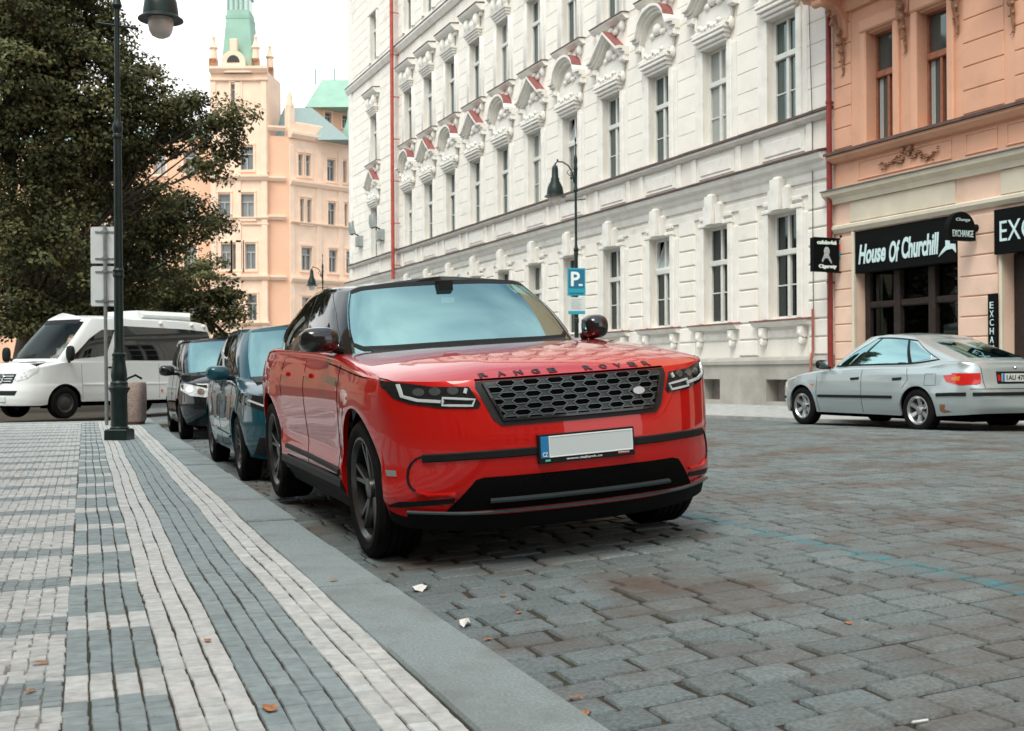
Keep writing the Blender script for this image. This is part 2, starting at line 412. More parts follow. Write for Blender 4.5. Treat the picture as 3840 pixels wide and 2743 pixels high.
# kerb slabs, each 1.13 m
kb = MB(); l = -0.95
while l < L_END + 0.6:
    jit = rng.normal(0, 0.006); z = rng.normal(0.002, 0.004); e = 0.014; g0 = 0.010
    n0, n1 = n_in+0.003, N_KERB+jit; l0, l1 = l+g0, l+1.13-g0
    def q(n, l, z): return (*nl2xy(n, l), z)
    ring = [(n0, l0), (n1, l0), (n1, l1), (n0, l1)]; ins = [(n0+e*.5, l0+e*.5), (n1-e, l0+e*.5), (n1-e, l1-e*.5), (n0+e*.5, l1-e*.5)]
    sk = rng.normal(0, 0.012)
    vs = [q(a+0, b + (sk if b == l0 else 0), -0.26) for a, b in ring] + [q(a, b, z-e*.7) for a, b in ring] + [q(a, b, z) for a, b in ins]
    fs = [(8, 9, 10, 11)]
    for i in range(4):
        j = (i+1) % 4; fs += [(i, j, j+4, i+4), (i+4, j+4, j+8, i+8)]
    kb.add(vs, fs); l += 1.13
struct(kb.build('kerb', m_kerb, smooth=25))
# end kerb of the pavement towards the cross street
ek = MB()
for n0, n1 in [(-16+i*1.15, -16+(i+1)*1.15-0.01) for i in range(15)]:
    vs = [(*nl2xy(a, b), z) for z in (-0.3, 0.004) for a, b in ((n0, L_END), (min(n1, 1.19), L_END), (min(n1, 1.19), L_END+0.28), (n0, L_END+0.28))]
    ek.add(vs, [(4, 5, 6, 7), (0, 1, 5, 4), (1, 2, 6, 5), (2, 3, 7, 6), (3, 0, 4, 7)])
struct(ek.build('kerb', M('kerb_granite_light', (0.36, 0.38, 0.37), 0.75, var=0.2, vs=20)))

# ---- far pavement and its kerb (facade frame: s along, t away from the wall)
def ft(s, t, z): p = FP + FDv*s + FNv*t; return (p[0], p[1], z)
m_farpave = M('far_pavement_stone', (0.36, 0.375, 0.37), 0.8, var=0.22, vs=5, bump=0.5, bs=20)
def kz(s): p = FP + FDv*s + FNv*FAR_KERB; return float(zfar(p@KD)) 
fp = MB(); ss = np.linspace(-34, 60, 48)
for s in ss:
    for t, dz in ((-0.3, 0.165), (0, 0.165), (1.3, 0.11), (FAR_KERB-0.28, 0.062)): fp.v.append(ft(s, t, kz(s)*0.65 + dz if t < 1 else kz(s) + dz))
for i in range(len(ss)-1):
    for j in range(3): fp.f.append((i*4+j, i*4+j+1, (i+1)*4+j+1, (i+1)*4+j)); fp.m.append(0)
struct(fp.build('far_pavement', m_farpave, smooth=60))
fk = MB()
for s in np.arange(-34, 60, 1.2):
    e0, e1 = s+0.006, s+1.194
    vs = [ft(a, t, kz(a)+z) for z in (-0.2, 0.065) for a, t in ((e0, FAR_KERB-0.29), (e1, FAR_KERB-0.29), (e1, FAR_KERB), (e0, FAR_KERB))]
    fk.add(vs, [(4, 5, 6, 7), (0, 1, 5, 4), (1, 2, 6, 5), (2, 3, 7, 6), (3, 0, 4, 7)])
struct(fk.build('far_kerb', M('far_kerb_granite', (0.30, 0.31, 0.30), 0.8, var=0.25, vs=4)))

# ---- litter and fallen leaves
m_leaf = M('dead_leaf', (0.36, 0.15, 0.06), 0.7, var=0.4, vs=60)
m_paper = M('scrap_paper', (0.75, 0.74, 0.70), 0.8, var=0.1, vs=40)
def flat_leaf(x, y, z, size, rot):
    b = MB(); n = 10; pts = []
    for i in range(n):
        a = 2*math.pi*i/n; r = size*(0.55+0.45*abs(math.cos(a)))*(0.75+0.5*((i*37) % 5)/5)
        pts.append((r*math.cos(a), r*0.6*math.sin(a), size*0.25*((i*13) % 4)/4))
    top = pts + [(0, 0, size*0.12)]
    b.add(top, [(i, (i+1) % n, n) for i in range(n)])
    o = b.build('fallen_leaf', m_leaf); o.location = (x, y, z); o.rotation_euler = (0, 0, rot); return o
leafpx = [(150, 2490, 'P', 'largest brown leaf on the mosaic beside the dark band'), (778, 2405, 'P', 'curled brown leaf on the light paving strip'), (1010, 2660, 'P', 'brown leaf on the dark paving strip nearest the camera'),
          (115, 2595, 'P', 'small dark leaf lying on pale mosaic in the near left corner'), (60, 1795, 'P', 'tiny orange leaf on the far part of the mosaic'), (1250, 2177, 'K', 'brown leaf lying on the kerb slab'),
          (1945, 2300, 'R', 'orange leaf on the setts in front of the bumper'), (2160, 2620, 'R', 'cluster of brown leaves against the kerb corner, upper one'), (2195, 2680, 'R', 'brown leaf against the kerb, lowest of the gutter leaves'), (2330, 2046, 'R', 'long orange leaf in the shade under the bumper'),
          (2440, 2025, 'R', 'orange leaf under the right front wheel'), (3180, 2340, 'R', 'small orange leaf between the setts right of the kerb'), (1885, 2238, 'R', 'brown leaf in the grit patch ahead of the car'), (1830, 2400, 'R', 'pale brown leaf by the kerb beyond the paper scrap')]
def on_ground(x, y, kind):
    r = pray(x, y); z = 0.004
    for _ in range(6):
        d = (z - H)/r.z; p = Vector((0, 0, H)) + r*d
        if kind == 'R': z = zr_xy(p.x, p.y) + 0.006
    return p
for i, (x, y, k, lb) in enumerate(leafpx):
    p = on_ground(x, y, k); o = flat_leaf(p.x, p.y, p.z+0.003, rng.uniform(0.022, 0.04), rng.uniform(0, 6)); tag(o, lb, 'leaf', 'fallen leaves')
for x, y, s, lb in ((1578, 2215, 0.055, 'larger crumpled white paper scrap on the setts by the kerb'), (1745, 2347, 0.04, 'flat thin white paper scrap at the foot of the kerb')):
    p = on_ground(x, y, 'R'); b = MB(); n = 9
    pts = [(s*math.cos(6.283*i/n)*(0.8+0.3*((i*7) % 3)/3), s*0.6*math.sin(6.283*i/n), 0.012*((i*5) % 3)) for i in range(n)] + [(0, 0, 0.03)]
    b.add(pts, [(i, (i+1) % n, n) for i in range(n)]); o = b.build('paper_scrap', m_paper); o.location = (p.x, p.y, p.z); o.rotation_euler[2] = x
    tag(o, lb, 'litter', 'paper litter')
b = MB(); b.tube([(0, 0, 0.006), (0.05, 0.02, 0.006)], 0.004); p = on_ground(3420, 2718, 'R'); o = b.build('cigarette_butt', m_paper); o.location = p
tag(o, 'white cigarette butt on the setts in the near right', 'litter')
# ------------------------------------------------------------------ facades on the right (local x = s along the wall, y = out to the street, z up)
FROT = math.pi/2 + FA
m_plaster = M('cream_plaster', (0.84, 0.80, 0.735), 0.85, var=0.06, vs=1.2, bump=0.06, bs=25, dirt=(0.62, 0.56, 0.48), ds=1.1, dth=(0.50, 0.80), stretch=(1, 1, .22))
m_block = M('cream_rustication', (0.85, 0.812, 0.75), 0.85, var=0.05, vs=1.5, bump=0.08, bs=30, dirt=(0.6, 0.55, 0.48), ds=0.9, dth=(0.55, 0.85))
m_stucco = M('grey_white_stucco', (0.81, 0.788, 0.74), 0.8, var=0.07, vs=3, bump=0.1, bs=30, dirt=(0.5, 0.47, 0.42), ds=1.2, dth=(0.55, 0.85))
m_plinth = M('grey_plinth', (0.40, 0.385, 0.35), 0.9, var=0.1, vs=1.5, bump=0.15, bs=30, dirt=(0.29, 0.27, 0.245), ds=1.0)
m_flash = M('brown_flashing', (0.11, 0.066, 0.055), 0.6, var=0.3, vs=4)
m_sillred = M('red_brown_sill', (0.21, 0.085, 0.07), 0.6, var=0.3, vs=4)
m_tilered = M('red_hood_cap', (0.25, 0.085, 0.078), 0.65, var=0.15, vs=6)
m_pipe = M('dark_red_pipe', (0.22, 0.028, 0.022), 0.4, var=0.2, vs=6)
m_winwhite = M('white_window_wood', (0.66, 0.66, 0.63), 0.55, var=0.06, vs=5)
m_pane = glass_mat('window_pane', (0.012, 0.013, 0.014), 1.6, rnd=0.14, wob=0.12, stint=(.75, 1, 1))
m_paneup = glass_mat('window_pane_upper', (0.03, 0.036, 0.037), 2.1, rnd=0.32, wob=0.12, stint=(.7, 1, 1))
m_cellar = M('cellar_board', (0.19, 0.165, 0.145), 0.9, var=0.2, vs=6)
m_salmon = M('salmon_plaster', (0.72, 0.40, 0.27), 0.85, var=0.06, vs=1.3, bump=0.06, bs=25, dirt=(0.53, 0.29, 0.19), ds=0.9, dth=(0.5, 0.85))
m_salmonpale = M('pale_salmon_plaster', (0.80, 0.57, 0.45), 0.85, var=0.06, vs=1.3, bump=0.06, bs=25, dirt=(0.6, 0.41, 0.30), ds=0.9, dth=(0.5, 0.85))
m_creamst = M('cream_cornice', (0.66, 0.60, 0.485), 0.85, var=0.08, vs=2.0, dirt=(0.5, 0.44, 0.35), ds=1.2, dth=(0.5, 0.85))
m_orn = M('brown_ornament', (0.30, 0.155, 0.09), 0.8, var=0.35, vs=14)
m_winbrown = M('brown_window_wood', (0.33, 0.12, 0.065), 0.5, var=0.2, vs=8)
m_shopwood = M('dark_shop_timber', (0.032, 0.023, 0.021), 0.55, spec=0.2, var=0.25, vs=9)
m_shopglass = glass_mat('shop_glass', (0.006, 0.006, 0.007), 1.5, wob=0.1)
m_sign = M('black_sign_board', (0.005, 0.006, 0.006), 0.6, spec=0.08)

def wall(mb, s0, s1, z0, z1, holes, y=0.0, deep=0.25, mi=0):
    """wall sheet with rectangular openings (s0,s1,z0,z1) and their reveals"""
    S = sorted({s0, s1, *[h[0] for h in holes], *[h[1] for h in holes]}); Z = sorted({z0, z1, *[h[2] for h in holes], *[h[3] for h in holes]})
    S = [a for a in S if s0 <= a <= s1]; Z = [a for a in Z if z0 <= a <= z1]
    for i in range(len(S)-1):
        for j in range(len(Z)-1):
            cs, cz = (S[i]+S[i+1])/2, (Z[j]+Z[j+1])/2
            if any(h[0] < cs < h[1] and h[2] < cz < h[3] for h in holes): continue
            mb.add([(S[i], y, Z[j]), (S[i+1], y, Z[j]), (S[i+1], y, Z[j+1]), (S[i], y, Z[j+1])], [(0, 1, 2, 3)], mi)
    for a, b, c, d in holes:
        for p, q in (((a, c), (a, d)), ((a, d), (b, d)), ((b, d), (b, c)), ((b, c), (a, c))):
            mb.add([(p[0], y, p[1]), (q[0], y, q[1]), (q[0], y-deep, q[1]), (p[0], y-deep, p[1])], [(0, 1, 2, 3)], mi)
def window_frame(w_, h, tz, fr=0.075, mid=True, bars=(), y=-0.17, sash=True, mw=0.05):
    """casement frame centred on s=0, bottom at z=0: transom at tz, central mullion, thin glazing bars"""
    b = MB(); hw = w_/2
    b.bbox(-hw, -hw+fr, 0, h, y-0.05, y+0.03, 0.006); b.bbox(hw-fr, hw, 0, h, y-0.05, y+0.03, 0.006)
    b.bbox(-hw+fr, hw-fr, 0, fr, y-0.05, y+0.028, 0.006); b.bbox(-hw+fr, hw-fr, h-fr, h, y-0.05, y+0.028, 0.006)
    if tz: b.bbox(-hw+fr, hw-fr, tz-0.065, tz+0.065, y-0.05, y+0.075, 0.012)
    if mid: b.bbox(-mw, mw, fr, (tz-0.065) if tz else h-fr, y-0.05, y+0.045, 0.008)
    if mid and tz and mw > 0.04: b.bbox(-0.04, 0.04, tz+0.065, h-fr, y-0.05, y+0.04, 0.008)
    for z in bars:
        for a, c in ((-hw+fr, -0.05), (0.05, hw-fr)): b.box(a, c, y-0.035, y+0.01, z-0.014, z+0.014)
    return b.mesh('window')
def pane_mesh(w_, h, y=-0.19):
    b = MB(); b.box(-w_/2+0.03, w_/2-0.03, y-0.02, y, 0.03, h-0.03); return b.mesh('pane')

# ================================================================== white building
wb = thing('white_building', 'long cream stucco apartment house with rusticated ground floor and red capped window hoods', 'building', (FP[0], FP[1], 0), FROT)
S0, S1, SW = -5.06, 33.4, 25.2
bays = [-3.32 + 2.697*i for i in range(11)] + [29.0]
WW = 1.06
rows = [(2.03, 2.42, 1.52), (6.46, 2.42, 1.55), (11.05, 2.3, 1.5), (16.0, 2.3, 1.5)]
b = MB(); holes = []
for c in bays:
    holes += [(c-WW/2, c+WW/2, z, z+h) for z, h, t in rows]
wall(b, S0, S1, 0.9, 22.0, holes, 0.0, 0.3)
b.add([(S1, 0, -0.3), (S1, -12, -0.3), (S1, -12, 22), (S1, 0, 22)], [(0, 1, 2, 3)])
b.add([(S0, 0, 22), (S1, 0, 22), (S1, -12, 22), (S0, -12, 22)], [(0, 1, 2, 3)])
b.build('wall', m_plaster, wb)
b = MB(); cel = [(c+0.18-0.40, c+0.18+0.40, 0.16, 0.67) for c in bays]
wall(b, S0, S1, -0.3, 1.0, cel, 0.09, 0.4)
b.prism([(0.0, 1.0), (0.09, 1.0), (0.13, 1.02), (0.13, 1.1), (0.09, 1.16), (0.03, 1.19), (0.0, 1.19)], S0, S1)
b.build('plinth', m_plinth, wb)
for c in bays[:5]:
    b = MB(); b.box(c+0.18-0.41, c+0.18+0.41, -0.26, -0.22, 0.15, 0.68); b.build('cellar_hatch', m_cellar, wb)
# main cornice, ledges
def ledge(name, pts, s0, s1, m, parent): bb = MB(); bb.prism(pts, s0, s1); return bb.build(name, m, parent)
ledge('cornice', [(0, 4.98), (0.05, 4.98), (0.07, 5.06), (0.07, 5.16), (0.13, 5.22), (0.17, 5.34), (0.27, 5.38), (0.31, 5.47), (0.31, 5.50), (0, 5.56)], S0+0.12, S1+0.2, m_stucco, wb)
ledge('cornice_flashing', [(0.0, 5.575), (0.345, 5.505), (0.345, 5.55), (0.0, 5.62)], S0+0.10, S1+0.2, m_flash, wb)
ledge('string_course', [(0, 4.70), (0.045, 4.70), (0.045, 4.86), (0, 4.88)], S0+0.12, S1, m_stucco, wb)
ledge('sill_ledge', [(0, 6.26), (0.08, 6.26), (0.16, 6.33), (0.16, 6.39), (0.0, 6.40)], S0+0.02, S1+0.12, m_stucco, wb)
ledge('sill_flashing', [(0.0, 6.403), (0.20, 6.393), (0.20, 6.445), (0.0, 6.47)], S0, S1+0.14, m_flash, wb)
ledge('upper_string_course', [(0, 15.3), (0.1, 15.3), (0.22, 15.5), (0.22, 15.6), (0, 15.64)], S0, S1+0.2, m_stucco, wb)
ledge('upper_string_flashing', [(0.0, 15.645), (0.25, 15.603), (0.25, 15.63), (0.0, 15.68)], S0, S1+0.22, m_flash, wb)
ledge('roof_cornice', [(0, 21.0), (0.2, 21.1), (0.6, 21.6), (0.6, 22), (0, 22.05)], S0, S1+0.5, m_stucco, wb)
# rusticated blocks: deep on the ground floor, shallow above
edges = []
for i, c in enumerate(bays):
    nx_ = bays[i+1] if i+1 < len(bays) else S1 + 0.8
    if i == 10: edges += [(c+0.98, SW-0.12), (SW+0.12, bays[11]-0.98)]
    else: edges.append((c+0.98, min(nx_-0.98, S1-0.02)))
edges = [(S0+0.02, bays[0]-0.92)] + edges
for a, d in edges:
    for nm, z, zt, st, g_, th, x_, bv in (('rusticated_pier', 1.20, 4.6, .392, .022, .05, 0, .018), ('banded_pier', 6.5, 10.4, .477, .009, .022, .05, .008), ('banded_pier', 11.0, 15.0, .477, .008, .018, .05, .007), ('banded_pier', 16.0, 20.5, .477, .008, .018, .05, .007)):
        b = MB()
        while z < zt: b.bbox(a-x_, d+x_, z+g_, z+st-g_*.6, 0, th, bv); z += st
        b.build(nm, m_block, wb)
# window surrounds per floor (built once, copied per bay)
def place(me, name, m, s, z=0.0, parent=wb):
    o = link(name, me, parent); o.location = (s, 0, z)
    if not me.materials:
        for q in (m if isinstance(m, (list, tuple)) else [m]): me.materials.append(q)
    return o
def jambs(h, w1=0.20, w2=0.18):
    q = MB(); hw = WW/2
    for sg in (-1, 1):
        a, c = sg*hw, sg*(hw+w1); q.bbox(min(a, c), max(a, c), 0, h, 0, 0.075, 0.02)
        a, c = sg*(hw+w1), sg*(hw+w1+w2); q.bbox(min(a, c), max(a, c), -0.02, h-0.1, 0, 0.035, 0.01)
    return q
j = jambs(2.42); j.bbox(-0.75, 0.75, 2.42, 2.52, 0, 0.09, 0.02)
me_j0 = j.mesh('surround')
# three stepped keystones
j = MB()
def key(s0, s1, zt, zb, out, tap):
    j.prism([(s0-tap, zt), (s1+tap, zt), (s1, zb), (s0, zb)], 0.0, out, 'y')
    j.ball(((s0+s1)/2, out*0.55, zt), ((s1-s0)/2+tap*0.9, out*0.45, 0.07), 10, 6)
key(-0.14, 0.14, 3.14, 2.45, 0.26, 0.04); key(-0.36, -0.18, 2.92, 2.45, 0.17, 0.02); key(0.18, 0.36, 2.92, 2.45, 0.17, 0.02)
j.bbox(-0.7, -0.38, 2.60, 2.70, 0, 0.08, 0.015); j.bbox(0.38, 0.7, 2.60, 2.70, 0, 0.08, 0.015)
me_key = j.mesh('keystone', 35)
# ground floor sill with two carved brackets
j = MB(); j.prism([(0, -0.17), (0.14, -0.15), (0.22, -0.07), (0.22, -0.045), (0, -0.03)], -1.02, 1.02); me_sill = j.mesh('window_sill')
j = MB(); j.prism([(0, -0.028), (0.24, -0.042), (0.24, -0.012), (0, 0.01)], -1.04, 1.04); me_sillcap = j.mesh('sill_cap')
j = MB()
for s in (-0.72, 0.72):
    j.bbox(s-0.11, s+0.11, -0.42, -0.17, 0, 0.15, 0.03); j.ball((s, 0.06, -0.48), (0.09, 0.09, 0.12)); j.ball((s, 0.085, -0.54), (0.055, 0.07, 0.065)); j.ball((s, 0.135, -0.33), (0.06, 0.04, 0.075))
j.bbox(-0.6, 0.6, -0.42, -0.24, 0, 0.035, 0.01)
me_brk = j.mesh('sill_bracket', 50)
# first floor: ribbed lintel, plain apron, pediment in two kinds with red cap
j = jambs(2.42)
for k, (z0, z1, o_) in enumerate(((2.42, 2.50, 0.12), (2.50, 2.60, 0.18), (2.60, 2.70, 0.235), (2.70, 2.79, 0.255), (2.79, 2.87, 0.225))):
    e = 0.58 + 0.05*k; j.prism([(0, z0), (o_*0.9, z0), (o_, z0+0.02), (o_, z1-0.025), (o_*0.9, z1-0.004), (0, z1-0.004)], -e, e)
for i in range(7):
    a = -0.42+0.14*i; j.ball((a, 0.19, 2.90+0.05*math.cos(i*2.1)), (0.085, 0.07, 0.07), 8, 5)
j.bbox(-0.72, 0.72, 2.95, 3.42, 0, 0.05, 0.015)
for sg in (-1, 1): j.ball((sg*0.78, 0.07, 2.8), (0.07, 0.08, 0.16), 8, 6); j.ball((sg*0.76, 0.06, 3.1), (0.06, 0.07, 0.2), 8, 6)
me_j1 = j.mesh('surround', 40)
def pediment(arched):
    pts = []; W2, zb, pk = 1.06, 3.34, 0.66
    if arched:
        pts = [(-W2, 0), (-W2+0.26, 0.02)] + [(-0.72*math.cos(t), 0.12+0.54*math.sin(t)) for t in np.linspace(0.15, math.pi-0.15, 11)] + [(W2-0.26, 0.02), (W2, 0)]
    else: pts = [(-W2, 0), (-W2+0.25, 0.03), (0, pk), (W2-0.25, 0.03), (W2, 0)]
    j, cap = MB(), MB()
    for (t0, t1, o_) in ((0.0, 0.08, 0.17), (0.08, 0.16, 0.25), (0.16, 0.24, 0.34)):
        for (a, za), (c, zc) in zip(pts[:-1], pts[1:]):
            vs = [(x, y, zb+z+t) for y in (0, o_) for x, z, t in ((a, za, t0), (c, zc, t0), (c, zc, t1), (a, za, t1))]
            j.add(vs, [(0, 3, 2, 1), (4, 5, 6, 7), (0, 1, 5, 4), (2, 3, 7, 6), (1, 2, 6, 5), (0, 4, 7, 3)])
    j.bbox(-W2+0.02, -W2+0.3, zb-0.16, zb, 0, 0.2, 0.03); j.bbox(W2-0.3, W2-0.02, zb-0.16, zb, 0, 0.2, 0.03)
    j.ball((0, 0.08, zb+0.24), (0.2, 0.09, 0.16)); j.ball((0.26, 0.06, zb+0.12), (0.13, 0.07, 0.09)); j.ball((-0.26, 0.06, zb+0.12), (0.13, 0.07, 0.09))
    for (a, za), (c, zc) in zip(pts[:-1], pts[1:]):
        if -0.72 < (a+c)/2 < -0.02:
            vs = [(x, y, zb+z+t) for y in (0, 0.335) for x, z, t in ((a, za, 0.242), (c, zc, 0.242), (c, zc, 0.252), (a, za, 0.252))]
            cap.add(vs, [(0, 3, 2, 1), (4, 5, 6, 7), (0, 1, 5, 4), (2, 3, 7, 6), (1, 2, 6, 5), (0, 4, 7, 3)])
    return j.mesh('window_hood'), cap.mesh('hood_cap')
ped = [pediment(True), pediment(False)]
# second floor: sill with a straight cap, garland consoles, straight hood
j = MB(); j.prism([(0, -0.20), (0.1, -0.2), (0.22, -0.1), (0.22, -0.06), (0, -0.05)], -1.0, 1.0)
for i in range(5): j.ball((-0.56+0.28*i, 0.04, -0.36+0.06*math.cos(i*3.0)), (0.15, 0.06, 0.10), 8, 6)
for sg in (-1, 1): j.ball((sg*0.72, 0.06, -0.34), (0.1, 0.09, 0.17), 8, 6)
me_s2 = j.mesh('upper_sill', 50)
j = MB(); j.prism([(0, -0.045), (0.245, -0.058), (0.245, -0.028), (0, -0.01)], -1.02, 1.02); me_s2c = j.mesh('sill_cap')
j = jambs(2.3)
for k in range(4): j.prism([(0, 2.3+0.09*k), (0.1+0.05*k, 2.3+0.09*k), (0.12+0.05*k, 2.375+0.09*k), (0, 2.385+0.09*k)], -0.55-0.04*k, 0.55+0.04*k)
for sg in (-1, 1):
    j.ball((sg*0.48, 0.15, 2.95), (0.13, 0.16, 0.26), 10, 7); j.ball((sg*0.48, 0.1, 2.7), (0.1, 0.1, 0.2), 8, 6)
j.ball((0, 0.12, 2.85), (0.24, 0.14, 0.2)); j.bbox(-0.78, 0.78, 3.05, 3.2, 0, 0.12, 0.03)
j.prism([(0, 3.2), (0.2, 3.2), (0.3, 3.3), (0.36, 3.36), (0.36, 3.42), (0, 3.45)], -0.95, 0.95)
me_j2 = j.mesh('surround', 50)
j = MB(); j.prism([(0, 3.46), (0.39, 3.425), (0.39, 3.455), (0, 3.5)], -0.97, 0.97); me_h2c = j.mesh('hood_cap')
j = jambs(2.3); j.bbox(-0.8, 0.8, 2.3, 2.5, 0, 0.1, 0.03); me_j3 = j.mesh('surround')
# relief panels between the cornice and the ledge
j = MB(); j.bbox(-0.78, 0.78, 5.68, 6.17, 0, 0.03, 0.012); j.bbox(-0.66, 0.66, 5.76, 6.09, 0.03, 0.05, 0.014)
for sg in (-1, 1): j.bbox(sg*0.98-0.1, sg*0.98+0.1, 5.62, 6.26, 0, 0.06, 0.02)
me_pan = j.mesh('relief_panel')
fr0 = window_frame(WW, 2.42, 1.52, bars=(0.78,)); fr1 = window_frame(WW, 2.42, 1.55, bars=(0.72,)); fr2 = window_frame(WW, 2.3, 1.5); fr3 = fr2
pn0 = pane_mesh(WW, 2.42); pn2 = pane_mesh(WW, 2.3); pn_low = pane_mesh(WW, 1.52)
for i, c in enumerate(bays):
    tiltg, tilt1 = (i == 2), (i == 4)
    for (z, h, t), fr, pn, mp_ in zip(rows, (fr0, fr1, fr2, fr3), (pn0, pn0, pn2, pn2), (m_pane, m_paneup, m_paneup, m_paneup)):
        wo = place(fr, 'window', m_winwhite, c, z)
        po = link('pane', pn_low if (tiltg and z < 3) or (tilt1 and 5 < z < 8) else pn, wo)
        if not po.data.materials: po.data.materials.append(m_pane)
        if mp_ is not m_pane:
            po.material_slots[0].link = 'OBJECT'; po.material_slots[0].material = mp_
        if (tiltg and z < 3) or (tilt1 and 5 < z < 8):
            sh_ = 0.86 if z < 3 else 0.84; q = MB()
            for x0, x1, a, d in ((-0.48, -0.41, 0, sh_), (0.41, 0.48, 0, sh_), (-0.41, 0.41, 0, 0.06), (-0.41, 0.41, sh_-0.06, sh_), (-0.03, 0.03, 0.06, sh_-0.06)): q.box(x0, x1, -0.03, 0.02, a, d)
            qb = MB(); qb.box(-.6, .6, -.75, -.7, 0, 2.5); qb.box(-.6, .6, -.7, -.3, 2.43, 2.5); qb.box(.53, .6, -.7, -.3, 0, 2.5); qb.box(-.6, -.53, -.7, -.3, 0, 2.5); qb.build('dark_room', void_black, wo); so = q.build('tilted_sash', m_winwhite, wo); so.location = (0, -0.12, t+0.05); so.rotation_euler = (R(20), 0, 0)
            q = MB(); q.box(-0.41, 0.41, -0.012, -0.004, 0.06, sh_-0.06); so2 = q.build('sash_pane', glass_mat('tilted_pane', (0.35, 0.42, 0.43), 2.2), wo); so2.location = so.location; so2.rotation_euler = so.rotation_euler  # pale body colour stands in for sky mirrored in the tilted glass
    place(me_j0, 'surround', m_stucco, c, 2.03); place(me_key, 'keystone', m_stucco, c, 2.03)
    place(me_sill, 'window_sill', m_stucco, c, 2.03); place(me_sillcap, 'sill_cap', m_sillred, c, 2.03); place(me_brk, 'sill_bracket', m_stucco, c, 2.03)
    place(me_pan, 'relief_panel', m_stucco, c)
    place(me_j1, 'surround', m_stucco, c, 6.46); pj, pc = ped[i % 2]
    place(pj, 'window_hood', m_stucco, c, 6.46); place(pc, 'hood_cap', m_tilered, c, 6.46)
    place(me_s2, 'upper_sill', m_stucco, c, 11.05); place(me_s2c, 'sill_cap', m_flash, c, 11.05)
    place(me_j2, 'surround', m_stucco, c, 11.05); place(me_h2c, 'hood_cap', m_flash, c, 11.05)
    place(me_j3, 'surround', m_stucco, c, 16.0)
# projecting corner wing behind the drainpipe
b = MB()
for z0, z1 in ((1.2, 4.95), (5.62, 6.24), (6.5, 15.28), (15.7, 20.9)):
    b.bbox(SW+0.02, SW+0.34, z0, z1, 0.0, 0.16, 0.03); b.bbox(S1-0.5, S1+0.02, z0, z1, 0.0, 0.1, 0.02)
b.build('corner_pilaster', m_stucco, wb)
# drainpipes and the thin conduit
def drainpipe(s, z0, z1, rad, out, label, m=m_pipe):
    t = thing('drainpipe', label, 'drainpipe', (FP[0]+FDv[0]*s, FP[1]+FDv[1]*s, 0), FROT, 'drainpipes on the facades')
    q = MB(); q.tube([(0, out, z0), (0, out, z1)], rad, 12); q.build('pipe', m, t, 40)
    q = MB(); z = z0+0.6
    while z < z1: q.lathe([(rad+0.012, 0), (rad+0.012, 0.05)], (0, out, z), 12); q.box(-0.015, 0.015, 0, out, z+0.005, z+0.045); z += 1.9
    q.build('pipe_clip', m, t)
    return t
drainpipe(-5.07, 0.2, 9.6, 0.06, 0.13, 'dark red drainpipe in the seam between the cream and salmon houses')
drainpipe(25.0, 5.1, 21.5, 0.085, 0.36, 'bright red drainpipe by the projecting corner of the cream house', M('red_pipe', (0.42, 0.075, 0.05), 0.5, var=0.2, vs=3))
t = thing('conduit', 'thin rusty red conduit rising from the plinth beside the dark red drainpipe', 'pipe', (FP[0]-FDv[0]*4.45, FP[1]-FDv[1]*4.45, 0), FROT)
q = MB(); q.tube([(0, 0.16, 0.3), (0, 0.16, 1.1), (0, 0.10, 1.3), (0, 0.10, 2.2)], 0.028, 8); q.build('pipe', M('rusty_pipe', (0.36, 0.12, 0.09), 0.7, var=0.2), t, 40)
q = MB(); q.tube([(0, 0.08, 2.2), (0, 0.08, 6.3), (0.12, 0.06, 9.0)], 0.009, 5); q.build('cable', black_plastic, t)
# fixtures high on the corner wing
m_fix = M('grey_fixture', (0.33, 0.37, 0.37), 0.5, metal=0.3)
for s, z, lb in ((27.7, 7.1, 'grey metal wall fixture with two upright fins nearest the red drainpipe'), (31.4, 7.2, 'grey metal wall fixture with upright fins at the outer corner of the cream house')):
    t = thing('wall_fixture', lb, 'fixture', (FP[0]+FDv[0]*s, FP[1]+FDv[1]*s, z), FROT, 'wall fixtures on the corner wing'); t.scale = (.72, .72, .72)
    q = MB(); q.bbox(-0.5, 0.5, 0.05, 0.75, 0.0, 0.35, 0.04); q.box(-0.5, -0.3, 0.35, 0.55, 0.1, 0.6); q.build('cabinet', m_fix, t)
    q = MB(); q.tube([(-0.3, 0.3, 0.75), (-0.3, 0.6, 0.9), (0.5, 0.6, 0.9)], 0.05); q.build('bracket', black_plastic, t)
    for x in (-0.25, 0.55):
        q = MB(); q.prism([(0.5, 0.9), (0.72, 0.9), (0.8, 1.3), (0.78, 1.75), (0.66, 1.8), (0.62, 1.3)], x-0.09, x+0.09); q.build('fin', m_fix, t)

# ================================================================== salmon building
ob = thing('salmon_building', 'salmon stucco house with bay brackets above black shop fronts', 'building', (FP[0], FP[1], 0), FROT)
O0, O1 = -5.08, -34.0
w1 = [-6.55, -7.98]; later = [-11.35, -12.8, -16.2, -17.7, -21.0, -22.5, -26, -27.5]
holes = [(c-0.38, c+0.38, 5.48, 7.68) for c in w1] + [(c-0.45, c+0.45, 5.48, 7.68) for c in later]
shops = [(-8.55, -5.74, -0.2, 3.72), (-12.6, -9.62, -0.2, 3.66), (-17.5, -14.0, -0.2, 3.6), (-22.5, -19.5, -0.2, 3.6)]
b = MB(); wall(b, O1, O0, 4.72, 20, holes, 0.02, 0.34); b.add([(O0, 0.02, 3.9), (O0, -10, 3.9), (O0, -10, 20), (O0, 0.02, 20)], [(0, 1, 2, 3)])
b.add([(O1, 0.02, 20), (O0, 0.02, 20), (O0, -12, 20), (O1, -12, 20)], [(0, 1, 2, 3)])
